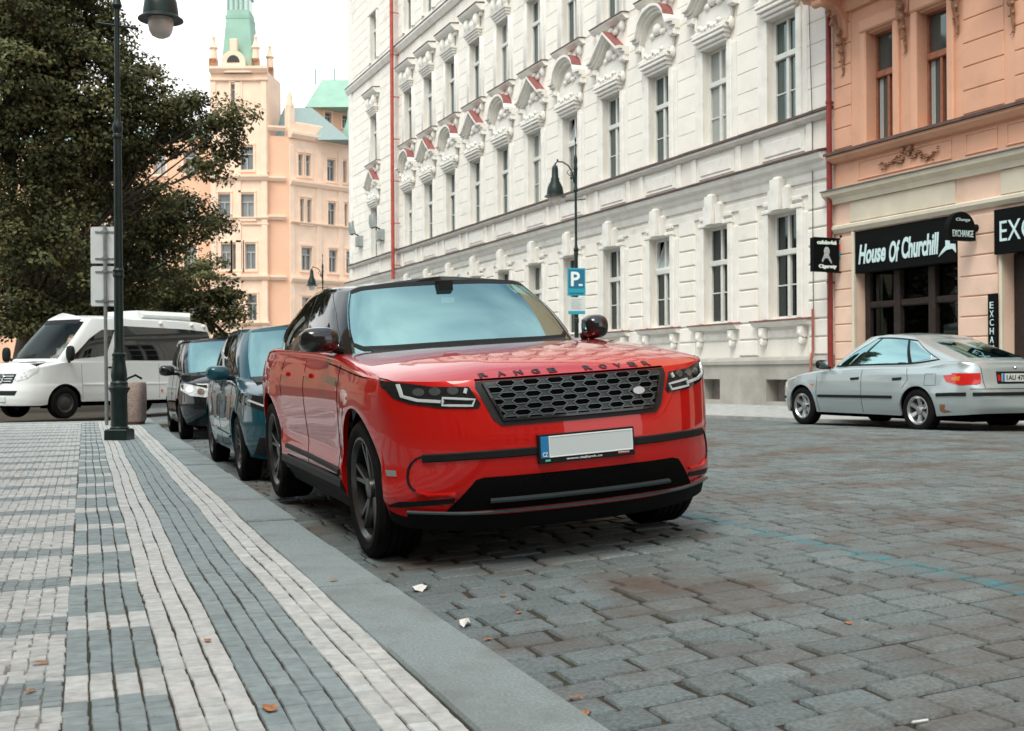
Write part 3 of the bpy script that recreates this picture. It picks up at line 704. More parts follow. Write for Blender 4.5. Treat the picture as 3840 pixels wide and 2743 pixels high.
b.build('wall', m_salmon, ob)
b = MB(); wall(b, O1, O0, -0.3, 4.72, shops, 0.02, 0.5); b.build('ground_floor_wall', m_salmonpale, ob)
ledge('sill_ledge', [(0.02, 5.2), (0.12, 5.22), (0.22, 5.3), (0.22, 5.36), (0.02, 5.38)], O1, O0+0.02, m_salmon, ob)
ledge('sill_flashing', [(0.02, 5.384), (0.27, 5.364), (0.27, 5.42), (0.02, 5.45)], O1, O0+0.04, m_flash, ob)
ledge('shop_cornice', [(0.02, 4.36), (0.1, 4.36), (0.12, 4.46), (0.22, 4.54), (0.24, 4.62), (0.02, 4.64)], O1, O0+0.16, m_creamst, ob)
ledge('shop_cornice_flashing', [(0.02, 4.645), (0.26, 4.624), (0.26, 4.65), (0.02, 4.70)], O1, O0+0.18, M('grey_flashing', (0.13, 0.13, 0.12), 0.6, var=0.3), ob)
ledge('frieze_moulding', [(0.02, 3.74), (0.07, 3.74), (0.12, 3.82), (0.12, 3.88), (0.02, 3.92)], O1, O0+0.1, m_creamst, ob)
b = MB()
for a, d in ((-8.52, -5.62), (-13.0, -9.58), (-18, -13.6)): b.bbox(a, d, 3.925, 4.355, 0.02, 0.05, 0.01)
b.build('frieze_panel', m_creamst, ob)
# grooved piers
for a, d in ((-5.66, -5.12), (-9.50, -8.62), (-13.9, -12.7)):
    z = 0.0; b = MB()
    while z < 3.6: b.bbox(a, d, z+0.012, min(z+0.355, 3.73), 0.02, 0.05, 0.012); z += 0.365
    b.build('shop_pier', m_salmonpale, ob)
for a, d in ((-5.66, -5.12), (-9.66, -8.72), (-10.7, -9.9), (-14.2, -13.3), (-15.6, -14.8)):
    z = 5.5; b = MB()
    while z < 8.3: b.bbox(a, d, z+0.010, z+0.42, 0.02, 0.04, 0.009); z += 0.43
    b.build('banded_pier', m_salmon, ob)
for a, d, e in ((-5.755, -5.68, 3.72), (-9.62, -9.55, 2.9)): b = MB(); b.bbox(a, d, 0, e, 0.02, 0.09, 0.02); b.build('shop_jamb', m_creamst, ob)
# windows with deep salmon surrounds
for c in w1+later:
    b = MB(); hw = 0.38 if c in w1 else 0.45
    for sg in (-1, 1): a, d = c+sg*hw, c+sg*(hw+0.17); b.bbox(min(a, d), max(a, d), 5.44, 7.72, 0.02, 0.10, 0.025)
    b.bbox(c-hw-0.17, c+hw+0.17, 7.72, 7.98, 0.02, 0.13, 0.03)
    b.build('window_surround', m_salmon, ob)
fo = window_frame(0.76, 2.2, 1.36, 0.042, y=-0.2, mw=0.03); po_ = pane_mesh(0.76, 2.2, -0.22); fo2 = window_frame(0.9, 2.2, 1.36, 0.05, y=-0.2); po2 = pane_mesh(0.9, 2.2, -0.22)
m_pane_o = glass_mat('curtained_pane', (0.06, 0.07, 0.07), 1.9, wob=0.1, stint=(.75, 1, 1))
for c in w1+later:
    f_, p_ = (fo, po_) if c in w1 else (fo2, po2)
    wo = place(f_, 'window', m_winbrown, c, 5.48, ob); p = link('pane', p_, wo)
    if not p_.materials: p_.materials.append(m_pane_o)
    q = MB()
    for x0, x1 in ((-0.31, -0.2), (0.2, 0.31)):
        for i in range(4):
            e0 = x0+(x1-x0)*i/4; q.box(e0+0.004, e0+(x1-x0)/4-0.004, -0.216, -0.208-0.004*(i % 2), 0.08, 1.28)
    q.build('curtain', M('net_curtain', (0.42, 0.45, 0.44), 0.8) if 'net_curtain' not in bpy.data.materials else bpy.data.materials['net_curtain'], wo)
# bay window floor overhead with carved consoles
b = MB(); b.prism([(0.02, 8.62), (0.55, 8.62), (0.6, 8.7), (0.95, 8.74), (1.0, 8.86), (1.05, 8.9), (1.05, 9.1), (0.98, 9.15), (0.98, 14.5), (0.02, 14.6)], -9.2, -4.78); b.build('bay_window', m_salmon, ob)
b = MB(); b.prism([(0.02, 8.28), (0.12, 8.28), (0.2, 8.4), (0.2, 8.62), (0.02, 8.62)], -9.2, -5.1); b.build('bay_moulding', m_salmon, ob)
def console(s, parent, zt=8.62):
    q = MB(); n = 9; pts = [(0.02, zt), (0.78, zt), (0.8, zt-0.1), (0.62, zt-0.16)] + [(0.1+0.5*(1-math.sin(t)), zt-0.18-0.55*(1-math.cos(t))*1.0) for t in np.linspace(0.2, 1.5, 6)] + [(0.14, zt-0.85), (0.02, zt-0.9)]
    q.prism(pts, s-0.13, s+0.13); q.lathe([(0.1, -0.15), (0.1, 0.15)], (s, 0.66, zt-0.16), 12, 'x'); q.build('console', m_salmon, parent, 35)
    q = MB()
    for i, (y, z, r) in enumerate(((0.42, -0.36, 0.10), (0.3, -0.52, 0.12), (0.2, -0.72, 0.13), (0.16, -0.92, 0.11), (0.12, -1.1, 0.09), (0.09, -1.28, 0.065), (0.07, -1.44, 0.045), (0.06, -1.6, 0.03))):
        r *= .78; q.ball((s+0.03*math.sin(i*2), y, zt+z), (r*0.8, r*0.6, r), 8, 6); q.ball((s-0.05+0.10*(i % 2), y+0.02, zt+z-0.04), r*0.55, 7, 5)
    q.tube([(s, .3, zt-.4), (s, .12, zt-1.0), (s, .05, zt-1.6)], [.06, .05, .02], 6); q.build('carved_drop', m_orn, parent, 50)
for s in (-5.45, -7.27, -8.62, -9.9): console(s, ob, 8.62 if s > -9.3 else 8.3)
# floral relief under the windows
def floral(s, z, k=1.0):
    q = MB(); g = np.random.default_rng(3)
    for i in range(90):
        a = g.uniform(-1, 1); x = 0.70*a*k; zz = 0.10*math.cos(a*4.2)*(1-abs(a)*0.5) + g.normal(0, 0.045) - 0.05*(1-abs(a)); r = g.uniform(0.015, 0.038)*(1.25-abs(a)*0.8)
        q.ball((s+x, 0.055, z+zz), (r*g.uniform(0.7, 1.6), 0.03, r*g.uniform(0.7, 1.4)), 7, 5)
    for x in (-0.1, 0.12): q.ball((s+x, 0.07, z+0.13), (0.05, 0.05, 0.07), 8, 6)
    return q.build('floral_relief', m_orn, ob, 50)
floral(-7.3, 5.0, 1.15); floral(-11.0, 5.02)
b = MB()
for a, d in ((-8.42, -5.85), (-9.5, -8.75), (-12.4, -9.7)):
    for z0, z1, s0, s1 in ((4.76, 4.79, a, d), (5.12, 5.15, a, d), (4.79, 5.12, a, a+0.03), (4.79, 5.12, d-0.03, d)): b.bbox(s0, s1, z0, z1, 0.02, 0.04, 0.006)
b.build('panel_moulding', m_salmon, ob)
# shop front 1: timber frame, glass, dark room behind with a few warm lamps
sf = MB(); y0, y1 = -0.34, -0.2
for a, d, e in ((-5.9, -5.76, 0), (-6.80, -6.62, .02), (-7.75, -7.57, .02), (-8.53, -8.38, 0)): sf.bbox(a, d, 0.1, 2.86, y0, y1+e, 0.02)
for a, d in ((-6.62, -5.9), (-7.57, -6.80), (-8.38, -7.75)):
    sf.bbox(a, d, 2.14, 2.27, y0, y1-0.01, 0.02); sf.bbox(a, d, 0.1, 0.6, y0, y1-0.01, 0.02)
sf.build('shop_frame', m_shopwood, ob)
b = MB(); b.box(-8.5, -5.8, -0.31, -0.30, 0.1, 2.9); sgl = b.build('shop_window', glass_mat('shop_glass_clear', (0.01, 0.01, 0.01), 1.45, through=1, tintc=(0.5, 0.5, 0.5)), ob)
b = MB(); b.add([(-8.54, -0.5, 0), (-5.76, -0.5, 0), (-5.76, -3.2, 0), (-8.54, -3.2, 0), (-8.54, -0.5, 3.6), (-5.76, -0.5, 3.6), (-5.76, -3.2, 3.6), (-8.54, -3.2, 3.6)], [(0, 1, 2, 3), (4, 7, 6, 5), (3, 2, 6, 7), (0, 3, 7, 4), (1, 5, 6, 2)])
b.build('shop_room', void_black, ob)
m_warm = M('warm_lamp', (1, 0.6, 0.25), 0.5, emit=((1.0, 0.45, 0.13), 2.2))
b = MB()
for s, z, r in ((-7.0, 1.72, .045), (-7.05, 1.48, .03), (-7.3, 1.55, .03), (-7.42, 1.75, .03), (-7.45, 1.3, .04), (-7.15, 1.2, .025), (-7.95, 1.78, .06), (-8.0, 1.7, .04), (-7.3, 1.25, .03), (-7.44, 1.55, .025)): b.ball((s, -0.8, z), r, 8, 6)
b.build('shop_lamp', m_warm, ob)
# poster and furniture shapes in the shop window
b = MB(); b.bbox(-6.5, -6.1, 0.7, 1.95, -0.42, -0.4, 0.005); b.build('poster', M('grey_poster', (0.2, 0.24, 0.25), 0.6, var=0.4, vs=5), ob)
# shop front 2 and plain ones further on
for a, d, zt in ((-12.6, -9.62, 2.9), (-17.5, -14.0, 2.9), (-22.5, -19.5, 2.9)):
    sf = MB(); n = 3
    for i in range(n+1): c = d-(d-a)*i/n; sf.bbox(min(c, d)-0.14 if i else d-0.28, min(c, d)+0.0 if i else d, 0.1, zt, y0, y1, 0.02)
    sf.bbox(a, d, 2.14, 2.24, y0, y1-0.012, 0.02); sf.build('shop_frame', m_shopwood, ob)
    b = MB(); b.box(a, d, -0.32, -0.30, 0.1, 3.6); b.build('shop_window', m_shopglass, ob)

# ---- signs: lettering stands proud of the boards
def letter(txt, size, name, m, parent, loc, rot=(R(90), 0, math.pi), w_=None, h=None, **k):
    me = text_mesh(txt, size, **k); co = np.array([v.co[:] for v in me.vertices])
    ext = co.max(0)-co.min(0); mid = (co.max(0)+co.min(0))/2; sc = np.array([w_/ext[0] if w_ else 1, h/ext[1] if h else (w_/ext[0] if w_ else 1), 1])
    co = (co-mid)*sc; me.vertices.foreach_set('co', co.ravel()); me.update()
    o = link(name, me, parent, m); o.location = loc; o.rotation_euler = rot; return o
# rot: text x runs towards -s (rightwards for the viewer), text up = z, face to +y
def board(name, s0, s1, z0, z1, y, th, label, cat):
    t = thing(name, label, cat, (FP[0], FP[1], 0), FROT)
    q = MB(); q.bbox(min(s0, s1), max(s0, s1), z0, z1, y, y+th, 0.01); q.build('board', m_sign, t); return t
m_letter = M('pale_blue_lettering', (0.60, 0.78, 0.80), 0.4)
t = board('shop_sign', -8.54, -5.75, 2.86, 3.71, -0.16, 0.2, 'long black shop sign with pale gothic style lettering above the first shop', 'sign')
letter('House', 0.4, 'lettering', m_letter, t, (-6.28, 0.052, 3.23), w_=0.80, h=0.40, shear=0.25, bold=0.012)
letter('Of', 0.4, 'lettering', m_letter, t, (-6.93, 0.052, 3.20), w_=0.30, h=0.42, shear=0.25, bold=0.012)
letter('Churchill', 0.4, 'lettering', m_letter, t, (-7.62, 0.052, 3.24), w_=0.98, h=0.42, shear=0.15, bold=0.012)
q = MB()   # ribbon flourish at the end of the lettering
q.prism([(-8.10, 2.98), (-8.2, 3.10), (-8.28, 3.17), (-8.27, 3.5), (-8.33, 3.62), (-8.5, 3.69), (-8.42, 3.55), (-8.38, 3.4), (-8.38, 3.2), (-8.52, 3.18), (-8.53, 3.02), (-8.45, 3.1), (-8.3, 3.09)], 0.04, 0.055, 'y'); q.build('flourish', m_letter, t)
t = board('shop_sign', -12.5, -9.53, 2.88, 3.66, 0.06, 0.1, 'black sign board reading EXCHANGE over the second shop, cut by the frame', 'sign')
letter('EXCHANGE', 0.4, 'lettering', m_letter, t, (-10.72, 0.165, 3.27), w_=2.1, h=0.36)
t = board('vertical_sign', -9.57, -9.37, 0.75, 2.2, 0.1, 0.05, 'narrow upright black sign with stacked letters on the shop pier', 'sign')
for i, ch in enumerate('EXCHANGE'): letter(ch, 0.15, 'lettering', m_letter, t, (-9.47, 0.155, 2.0-0.152*i), h=0.115, w_=0.085)
def hung(name, s, off, label, cat, z0):
    p = FP + FDv*s; t = thing(name, label, cat, (p[0], p[1], z0), FROT); return t
# square hanging sign: board plane perpendicular to the wall, face towards the camera (-x local)
t = hung('hanging_sign', -5.3, 0, 'square black hanging sign with a portrait head beside the drainpipe', 'sign', 2.92)
q = MB(); q.bbox(-0.06, 0.06, 0.0, 0.70, 0.12, 0.78, 0.012); q.build('board', m_sign, t)
q = MB(); q.tube([(0, 0.0, 0.70), (0, 0.75, 0.70)], 0.018); q.tube([(0, 0.0, 0.0), (0, 0.4, 0.0)], 0.018); q.box(-0.03, 0.03, 0, 0.03, 0.62, 0.78); q.box(-0.03, 0.03, 0, 0.03, -0.08, 0.08); q.build('bracket', black_plastic, t)
RX = (R(90), 0, -math.pi/2)
m_offwhite = M('pale_letter_white', (0.82, 0.92, 0.88), 0.4)  # plain greenish white letters, no emission
letter('cubánské', 0.1, 'lettering', m_offwhite, t, (-0.066, 0.44, 0.605), RX, w_=0.50, h=0.085, bold=0.006)
letter('Cigarety', 0.1, 'lettering', m_offwhite, t, (-0.066, 0.42, 0.10), RX, w_=0.46, h=0.10, bold=0.006)
q = MB(); m_bust = M('grey_portrait', (0.42, 0.46, 0.48), 0.6, var=0.3, vs=30)
q.ball((-0.062, 0.44, 0.42), (0.012, 0.075, 0.095)); q.prism([(0.50, 0.37), (0.57, 0.22), (0.55, 0.19), (0.50, 0.27), (0.42, 0.28), (0.33, 0.17), (0.31, 0.19), (0.40, 0.36)], -0.072, -0.06, 'x'); q.build('portrait', m_bust, t, 40)
q = MB(); q.box(-0.02, 0.02, 0.03, 0.10, 0.44, 0.58); q.build('red_plate', M('red_plate', (0.6, 0.06, 0.05), 0.5), t)
q = MB(); q.box(-0.02, 0.02, 0.03, 0.10, 0.30, 0.43); q.build('blue_plate', M('blue_plate', (0.02, 0.22, 0.30), 0.5), t)
# round-topped hanging sign
t = hung('hanging_sign', -9.02, 0, 'round topped black hanging sign reading EXCHANGE on the shop pier', 'sign', 3.17)
q = MB(); pts = [(0.12, 0.0), (0.74, 0.0), (0.74, 0.18)] + [(0.43+0.31*math.cos(a), 0.18+0.33*math.sin(a)) for a in np.linspace(0.1, math.pi-0.1, 14)] + [(0.12, 0.18)]
q.prism(pts, -0.06, 0.06, 'x'); q.build('board', m_sign, t)
q = MB(); q.tube([(0, 0.02, 0.24), (0, 0.13, 0.24)], 0.02); q.lathe([(0.07, 0), (0.07, 0.03)], (0, 0.03, 0.24), 14, 'y'); q.build('bracket', black_plastic, t)
letter('Change', 0.1, 'lettering', m_letter, t, (-0.066, 0.42, 0.36), RX, w_=0.32, h=0.07, shear=0.2)
letter('EXCHANGE', 0.1, 'lettering', m_letter, t, (-0.066, 0.42, 0.12), RX, w_=0.48, h=0.12)
# ------------------------------------------------------------------ vehicles
def catm(C, us, mirror=True):
    """Catmull-Rom through control rows, sampled at parameters us; ends mirrored across the centre line (y -> -y)"""
    C = np.asarray(C, float); K_ = len(C); f = np.ones(C.shape[1]); 
    if mirror: f[1] = -1
    P = np.vstack([C[1]*f, C, C[-2]*f]); i = np.clip(np.floor(us).astype(int), 0, K_-2); t = (us-i)[:, None]
    p0, p1, p2, p3 = P[i], P[i+1], P[i+2], P[i+3]
    return 0.5*((2*p1)+(-p0+p2)*t+(2*p0-5*p1+4*p2-p3)*t*t+(-p0+3*p1-3*p2+p3)*t**3)
class Car:
    """car body as stacked rings (front centre -> rear centre, mirrored): skirt, shoulder/hood cap, greenhouse, roof"""
    def __init__(s, outline, ztop, zbot, prof, gbase, groof, axles, R_arch, zc, crown=0.03, roofcrown=0.03, hoodbulge=0.5, flare=0.0, lead=0.0, lead_len=0.07):
        s.axles, s.Ra, s.zc = axles, R_arch, zc; s.o = np.array(outline, float); K_ = len(s.o); s.K = K_
        us = np.linspace(0, K_-1, (K_-1)*14+1); x = catm(s.o, us)[:, 0]; y = catm(s.o, us)[:, 1]
        ex = []
        side = np.where(y > 0.7*s.o[:, 1].max())[0]
        for a in axles:
            th = np.concatenate([np.linspace(-1.5, 1.5, 31), [-1.57, 1.57]]); xs = np.concatenate([a + R_arch*np.sin(th), [a-R_arch-0.002, a+R_arch+0.002]])
            ex.append(np.interp(-xs, -x[side], us[side]))
        s.us = us = np.unique(np.round(np.concatenate([us, *ex]), 5)); n = len(us); s.n = n
        O = catm(s.o, us); s.O = O
        T = np.gradient(O, axis=0); T[0] = (0, 1); T[-1] = (0, -1); T /= np.linalg.norm(T, axis=1)[:, None]
        s.N = np.stack([T[:, 1], -T[:, 0]], 1)      # outward plan normal
        zt = np.interp(us, np.arange(K_), ztop); zt = catm(np.stack([np.arange(K_), np.zeros(K_), ztop], 1), us)[:, 2]
        zb = catm(np.stack([np.arange(K_), np.zeros(K_), zbot], 1), us)[:, 2]; s.sill = zb.copy()
        for a in axles:
            dx = np.abs(O[:, 0]-a); m_ = (dx < R_arch) & (O[:, 1] > 0.7*s.o[:, 1].max())
            zb[m_] = np.maximum(zb[m_], zc + np.sqrt(R_arch**2-dx[m_]**2))
        wf = np.clip(s.N[:, 0], 0, 1)**2; wr = np.clip(-s.N[:, 0], 0, 1)**2; ws = 1-wf-wr
        P = {k: np.array(v, float) for k, v in prof.items()}
        def inset(z): return wf*np.interp(z, P['f'][:, 0], P['f'][:, 1]) + ws*np.interp(z, P['s'][:, 0], P['s'][:, 1]) + wr*np.interp(z, P['r'][:, 0], P['r'][:, 1])
        def fl(z):                                     # wheel-arch swelling
            q = 0
            for a in axles:
                d = np.sqrt((O[:, 0]-a)**2+(z-zc)**2); q = q + flare*np.exp(-((d-R_arch)/0.12)**2)*ws
            return q
        def row(z, extra=0.0):
            k = (inset(z)+extra-fl(z))[:, None]; return np.concatenate([O - s.N*k, np.broadcast_to(z, (n,))[:, None]], 1)
        rows = []; s.kind = []
        lip = row(zb, 0.03); lip[:, 2] += 0.012; rows.append(lip)
        ts = np.linspace(0, 1, 26)
        for t in ts: rows.append(row(zb+(zt-zb)*t))
        s.top = len(rows)-1
        top = rows[-1]; G = catm(gbase, us); Rf = catm(groof, us)
        nv = 14
        for v in np.concatenate([[.02, .045, .075, .11, .15, .2], np.linspace(.27, 1, nv-5)]):
            e = top*(1-v)+G*v; rise = (G[:, 2]-top[:, 2]); zz = top[:, 2]+rise*(1-(1-v)**(1+hoodbulge*1.4)); e[:, 2] = zz + lead*(1-math.exp(-v/lead_len))*(1-v)*wf_s(s.N, us) + crown*math.sin(math.pi*min(v*1.15, 1))*wf_s(s.N, us)
            rows.append(e)
        s.gb = len(rows)-1
        ng = 14
        for t in np.linspace(0, 1, ng+1)[1:]:
            e = G*(1-t)+Rf*t; bul = 0.035*math.sin(math.pi*t); e[:, :2] += s.N*bul; rows.append(e)
        s.rt = len(rows)-1
        last = rows[-1]; s.G, s.Rf = G, Rf
        for v in np.linspace(0, 1, 9)[1:]:
            e = last.copy(); e[:, 1] = last[:, 1]*(1-v); e[:, 2] = last[:, 2] + roofcrown*(1-(1-v)**2.2); 
            rows.append(e)
        s.rows = np.array(rows); s.m = len(rows)
        s.bvh()
    def bvh(s):
        V = []; F = []
        for sg in (1, -1):
            b = len(V); V += [(p[0], p[1]*sg, p[2]) for r in s.rows[1:] for p in r]; n = s.n
            for i in range(s.m-2):
                for j in range(n-1):
                    q = (b+i*n+j, b+i*n+j+1, b+(i+1)*n+j+1, b+(i+1)*n+j); F.append(q if sg > 0 else q[::-1])
        s.tree = BVHTree.FromPolygons([Vector(v) for v in V], F)
    def shell(s, name, m, parent, r0, r1, u0=0, u1=None, keep=None, ang=35, thick=0.0):
        """faces between rows r0..r1 and parameters u0..u1, both sides"""
        u1 = s.K-1 if u1 is None else u1; b = MB(); j0 = int(np.searchsorted(s.us, u0-1e-6)); j1 = int(np.searchsorted(s.us, u1-1e-6))
        for sg in (1, -1):
            base = len(b.v); w_ = j1-j0+1
            for i in range(r0, r1+1):
                for j in range(j0, j1+1): p = s.rows[i, j]; b.v.append((p[0], p[1]*sg, p[2]))
            for i in range(r1-r0):
                for j in range(w_-1):
                    if keep is not None and not keep(r0+i, s.us[j0+j]+1e-6): continue
                    q = (base+i*w_+j, base+i*w_+j+1, base+(i+1)*w_+j+1, base+(i+1)*w_+j); b.f.append(q if sg > 0 else q[::-1]); b.m.append(0)
        me = bpy.data.meshes.new(name); me.from_pydata(b.v, [], b.f)
        bm = bmesh.new(); bm.from_mesh(me); bmesh.ops.remove_doubles(bm, verts=bm.verts, dist=0.0006)
        lo = [v for v in bm.verts if not v.link_faces]; bmesh.ops.delete(bm, geom=lo, context='VERTS'); bm.to_mesh(me); bm.free()
        smooth_mesh(me, ang); return link(name, me, parent, m)
    # mappings from 2-D to the surface
    def front(s, y, z):
        h = s.tree.ray_cast(Vector((6, y, z)), Vector((-1, 0, 0))); return h[0], h[1]
    def rear(s, y, z):
        h = s.tree.ray_cast(Vector((-9, y, z)), Vector((1, 0, 0))); return h[0], h[1]
    def side(s, sg):
        def f(x, z):
            h = s.tree.ray_cast(Vector((x, 4*sg, z)), Vector((0, -sg, 0))); return h[0], h[1]
        return f
    def topdown(s, x, y):
        h = s.tree.ray_cast(Vector((x, y, 4)), Vector((0, 0, -1))); return h[0], h[1]
    def glassmap(s, sg):
        """(u, t): position round the car and height 0..1 on the greenhouse"""
        def f(u, t):
            j = np.interp(u, s.us, np.arange(s.n)); a = int(j); a2 = min(a+1, s.n-1); fr = j-a
            i = s.gb + t*(s.rt-s.gb); b_ = int(i); b2 = min(b_+1, s.m-1); g_ = i-b_
            p = (s.rows[b_, a]*(1-fr)+s.rows[b_, a2]*fr)*(1-g_)+(s.rows[b2, a]*(1-fr)+s.rows[b2, a2]*fr)*g_
            n_ = s.N[a]; return Vector((p[0], p[1]*sg, p[2])), Vector((n_[0], n_[1]*sg, 0.45)).normalized()
        return f
def wf_s(N, us): return np.clip(1.2-np.abs(N[:, 1])*1.0, 0.0, 1) * (us < len(N))
def densify(poly, ds, closed=True):
    P = []; n = len(poly)
    for i in range(n if closed else n-1):
        a, c = np.array(poly[i], float), np.array(poly[(i+1) % n], float); k = max(1, int(np.ceil(np.linalg.norm(c-a)/ds)))
        P += [tuple(a+(c-a)*q/k) for q in range(k)]
    if not closed: P.append(tuple(poly[-1]))
    return P
def patch_mesh(name, poly, fmap, off=0.003, ds=0.04, depth=0.02, ang=40):
    """panel cut to an outline and laid on a curved surface, with a rim"""
    B = densify(poly, ds); xs = [p[0] for p in B]; ys = [p[1] for p in B]
    ins = [(x, y) for x in np.arange(min(xs)+ds/2, max(xs), ds) for y in np.arange(min(ys)+ds/2, max(ys), ds)]
    pts = [Vector(p) for p in B] + [Vector(p) for p in ins if inside(p, B) and min((p[0]-q[0])**2+(p[1]-q[1])**2 for q in B) > (ds*0.45)**2]
    nb = len(B); v, e, f, *_ = geometry.delaunay_2d_cdt(pts, [], [list(range(nb))], 1, 1e-6)
    V = []; Nn = []; ok = []
    for q in v:
        p, n = fmap(q[0], q[1])
        if p is None: p, n = Vector((0, 0, -50)), Vector((0, 0, 1)); ok.append(False)
        else: ok.append(True)
        V.append(Vector(p)); Nn.append(Vector(n))
    F = [t for t in f if all(ok[i] for i in t)]
    b = MB(); b.v = [tuple(p+n*off) for p, n in zip(V, Nn)]; b.f = [tuple(t) for t in F]; b.m = [0]*len(F)
    cnt = {}
    for t in F:
        for i in range(len(t)): k = (t[i], t[(i+1) % len(t)]); cnt[frozenset(k)] = None if frozenset(k) in cnt else k
    low = {}
    for k in cnt.values():
        if k is None: continue
        for i in k:
            if i not in low: low[i] = len(b.v); b.v.append(tuple(V[i]-Nn[i]*depth))
        b.f.append((k[1], k[0], low[k[0]], low[k[1]])); b.m.append(0)
    me = bpy.data.meshes.new(name); me.from_pydata(b.v, [], b.f)
    smooth_mesh(me, ang); return me
def inside(p, B):
    x, y = p; r = False; n = len(B)
    for i in range(n):
        (x1, y1), (x2, y2) = B[i], B[i-1]
        if (y1 > y) != (y2 > y) and x < (x2-x1)*(y-y1)/(y2-y1)+x1: r = not r
    return r
def patch(name, poly, fmap, m, parent, **k): return link(name, patch_mesh(name, poly, fmap, **k), parent, m)
def ribbon(name, paths, w_, fmap, m, parent, off=0.003, h=0.004, ds=0.04):
    """thin raised strip(s) along 2-D paths"""
    b = MB()
    for path in (paths if isinstance(paths[0][0], (tuple, list)) else [paths]):
        P = densify(path, ds, False); k = len(P); ok = True; vs = []
        for i, p in enumerate(P):
            t = np.array(P[min(i+1, k-1)])-np.array(P[max(i-1, 0)]); t = t/ (np.linalg.norm(t)+1e-9); nn = np.array((-t[1], t[0]))*w_/2
            for q, dz in ((np.array(p)-nn, 0), (np.array(p)-nn*0.7, h), (np.array(p)+nn*0.7, h), (np.array(p)+nn, 0)):
                a, n = fmap(q[0], q[1])
                if a is None: ok = False; break
                vs.append(a+n*(off+dz-(0.004 if dz == 0 else 0)))
            if not ok: break
        if not ok: continue
        b.add(vs, [(i*4+j, i*4+j+1, (i+1)*4+j+1, (i+1)*4+j) for i in range(k-1) for j in range(3)] + [(0, 1, 2, 3), tuple(range((k-1)*4, k*4))[::-1]])
    return b.build(name, m, parent)
def wheel(parent, x, y, r, w_, rimr, sg, m_rim, spokes=5, kind='double', z=None, steer=0.0, tyre_m=None):
    """sg = +1 for the car's left side: rim faces outwards"""
    root = bpy.data.objects.new('wheel', None); COL.objects.link(root); root.parent = parent; root.location = (x, y, z if z is not None else r); root.rotation_euler = (0, 0, steer); root.empty_display_size = 0.1
    h = w_/2; q = MB(); s_ = r-rimr
    prof = [(rimr-0.015, -h*0.80), (rimr+0.01, -h*0.93), (rimr+s_*0.45, -h*1.0), (r-0.022, -h*0.93), (r-0.004, -h*0.76)]
    for k in range(5):
        c = -h*0.62+h*1.24*k/4; prof += [(r, c-h*0.12), (r, c+h*0.10), (r-0.009, c+h*0.115), (r-0.009, c+h*0.17)]
    prof = prof[:-2] + [(r-0.004, h*0.78), (r-0.022, h*0.93), (rimr+s_*0.45, h*1.0), (rimr+0.01, h*0.93), (rimr-0.015, h*0.80)]
    q.lathe(prof, n=56, axis='y', cap=False); t = q.build('tyre', tyre_m or rubber, root, 30)
    q = MB(); f = h*0.80*sg
    q.lathe([(rimr, f), (rimr+0.004, f+0.012*sg), (rimr-0.012, f+0.014*sg), (rimr-0.03, f-0.01*sg), (rimr-0.035, -f)], n=48, axis='y', cap=False); 
    q.lathe([(0.065, f-0.04*sg), (0.06, f-0.015*sg), (0.03, f-0.008*sg)], n=20, axis='y')
    def spoke(a, w0, w1, lean):
        ca, sa = math.cos(a), math.sin(a); px = Vector((ca, 0, sa)); pt = Vector((-sa, 0, ca)); P = []
        for rr, ww, yy, sh_ in ((0.05, w0, f-0.03*sg, 0), (rimr*0.55, (w0+w1)/2, f-0.018*sg, lean*0.4), (rimr-0.015, w1, f-0.003*sg, lean)):
            c = px*rr + pt*sh_; P.append([c - pt*ww/2 + Vector((0, yy-0.03*sg, 0)), c - pt*ww*0.35 + Vector((0, yy, 0)), c + pt*ww*0.35 + Vector((0, yy, 0)), c + pt*ww/2 + Vector((0, yy-0.03*sg, 0))])
        vs = [v for ring in P for v in ring]; q.add(vs, [(i*4+j, i*4+j+1, (i+1)*4+j+1, (i+1)*4+j) for i in range(2) for j in range(3)])
    for i in range(spokes):
        a = 2*math.pi*i/spokes + math.pi/2
        if kind == 'double': spoke(a, 0.035, 0.032, rimr*0.17); spoke(a, 0.035, 0.032, -rimr*0.17)
        elif kind == 'wide': spoke(a, 0.055, 0.085, 0)
        elif kind == 'cover':
            spoke(a, 0.05, 0.09, 0)
        else: spoke(a, 0.04, 0.05, 0)
    if kind == 'cover': q.lathe([(rimr-0.02, f-0.02*sg), (0.11, f+0.005*sg), (0.1, f+0.01*sg), (0.0, f+0.012*sg)], n=30, axis='y')
    q.build('rim', m_rim, root, 30)
    q = MB(); q.lathe([(rimr*0.62, f-0.09*sg), (rimr*0.62, f-0.075*sg)], n=28, axis='y'); q.lathe([(rimr-0.01, f-0.13*sg), (rimr-0.01, f-0.12*sg)], n=28, axis='y'); q.build('brake_disc', M('brake_disc', (0.10, 0.10, 0.10), 0.45, metal=0.6) if 'brake_disc' not in bpy.data.materials else bpy.data.materials['brake_disc'], root)
    return root
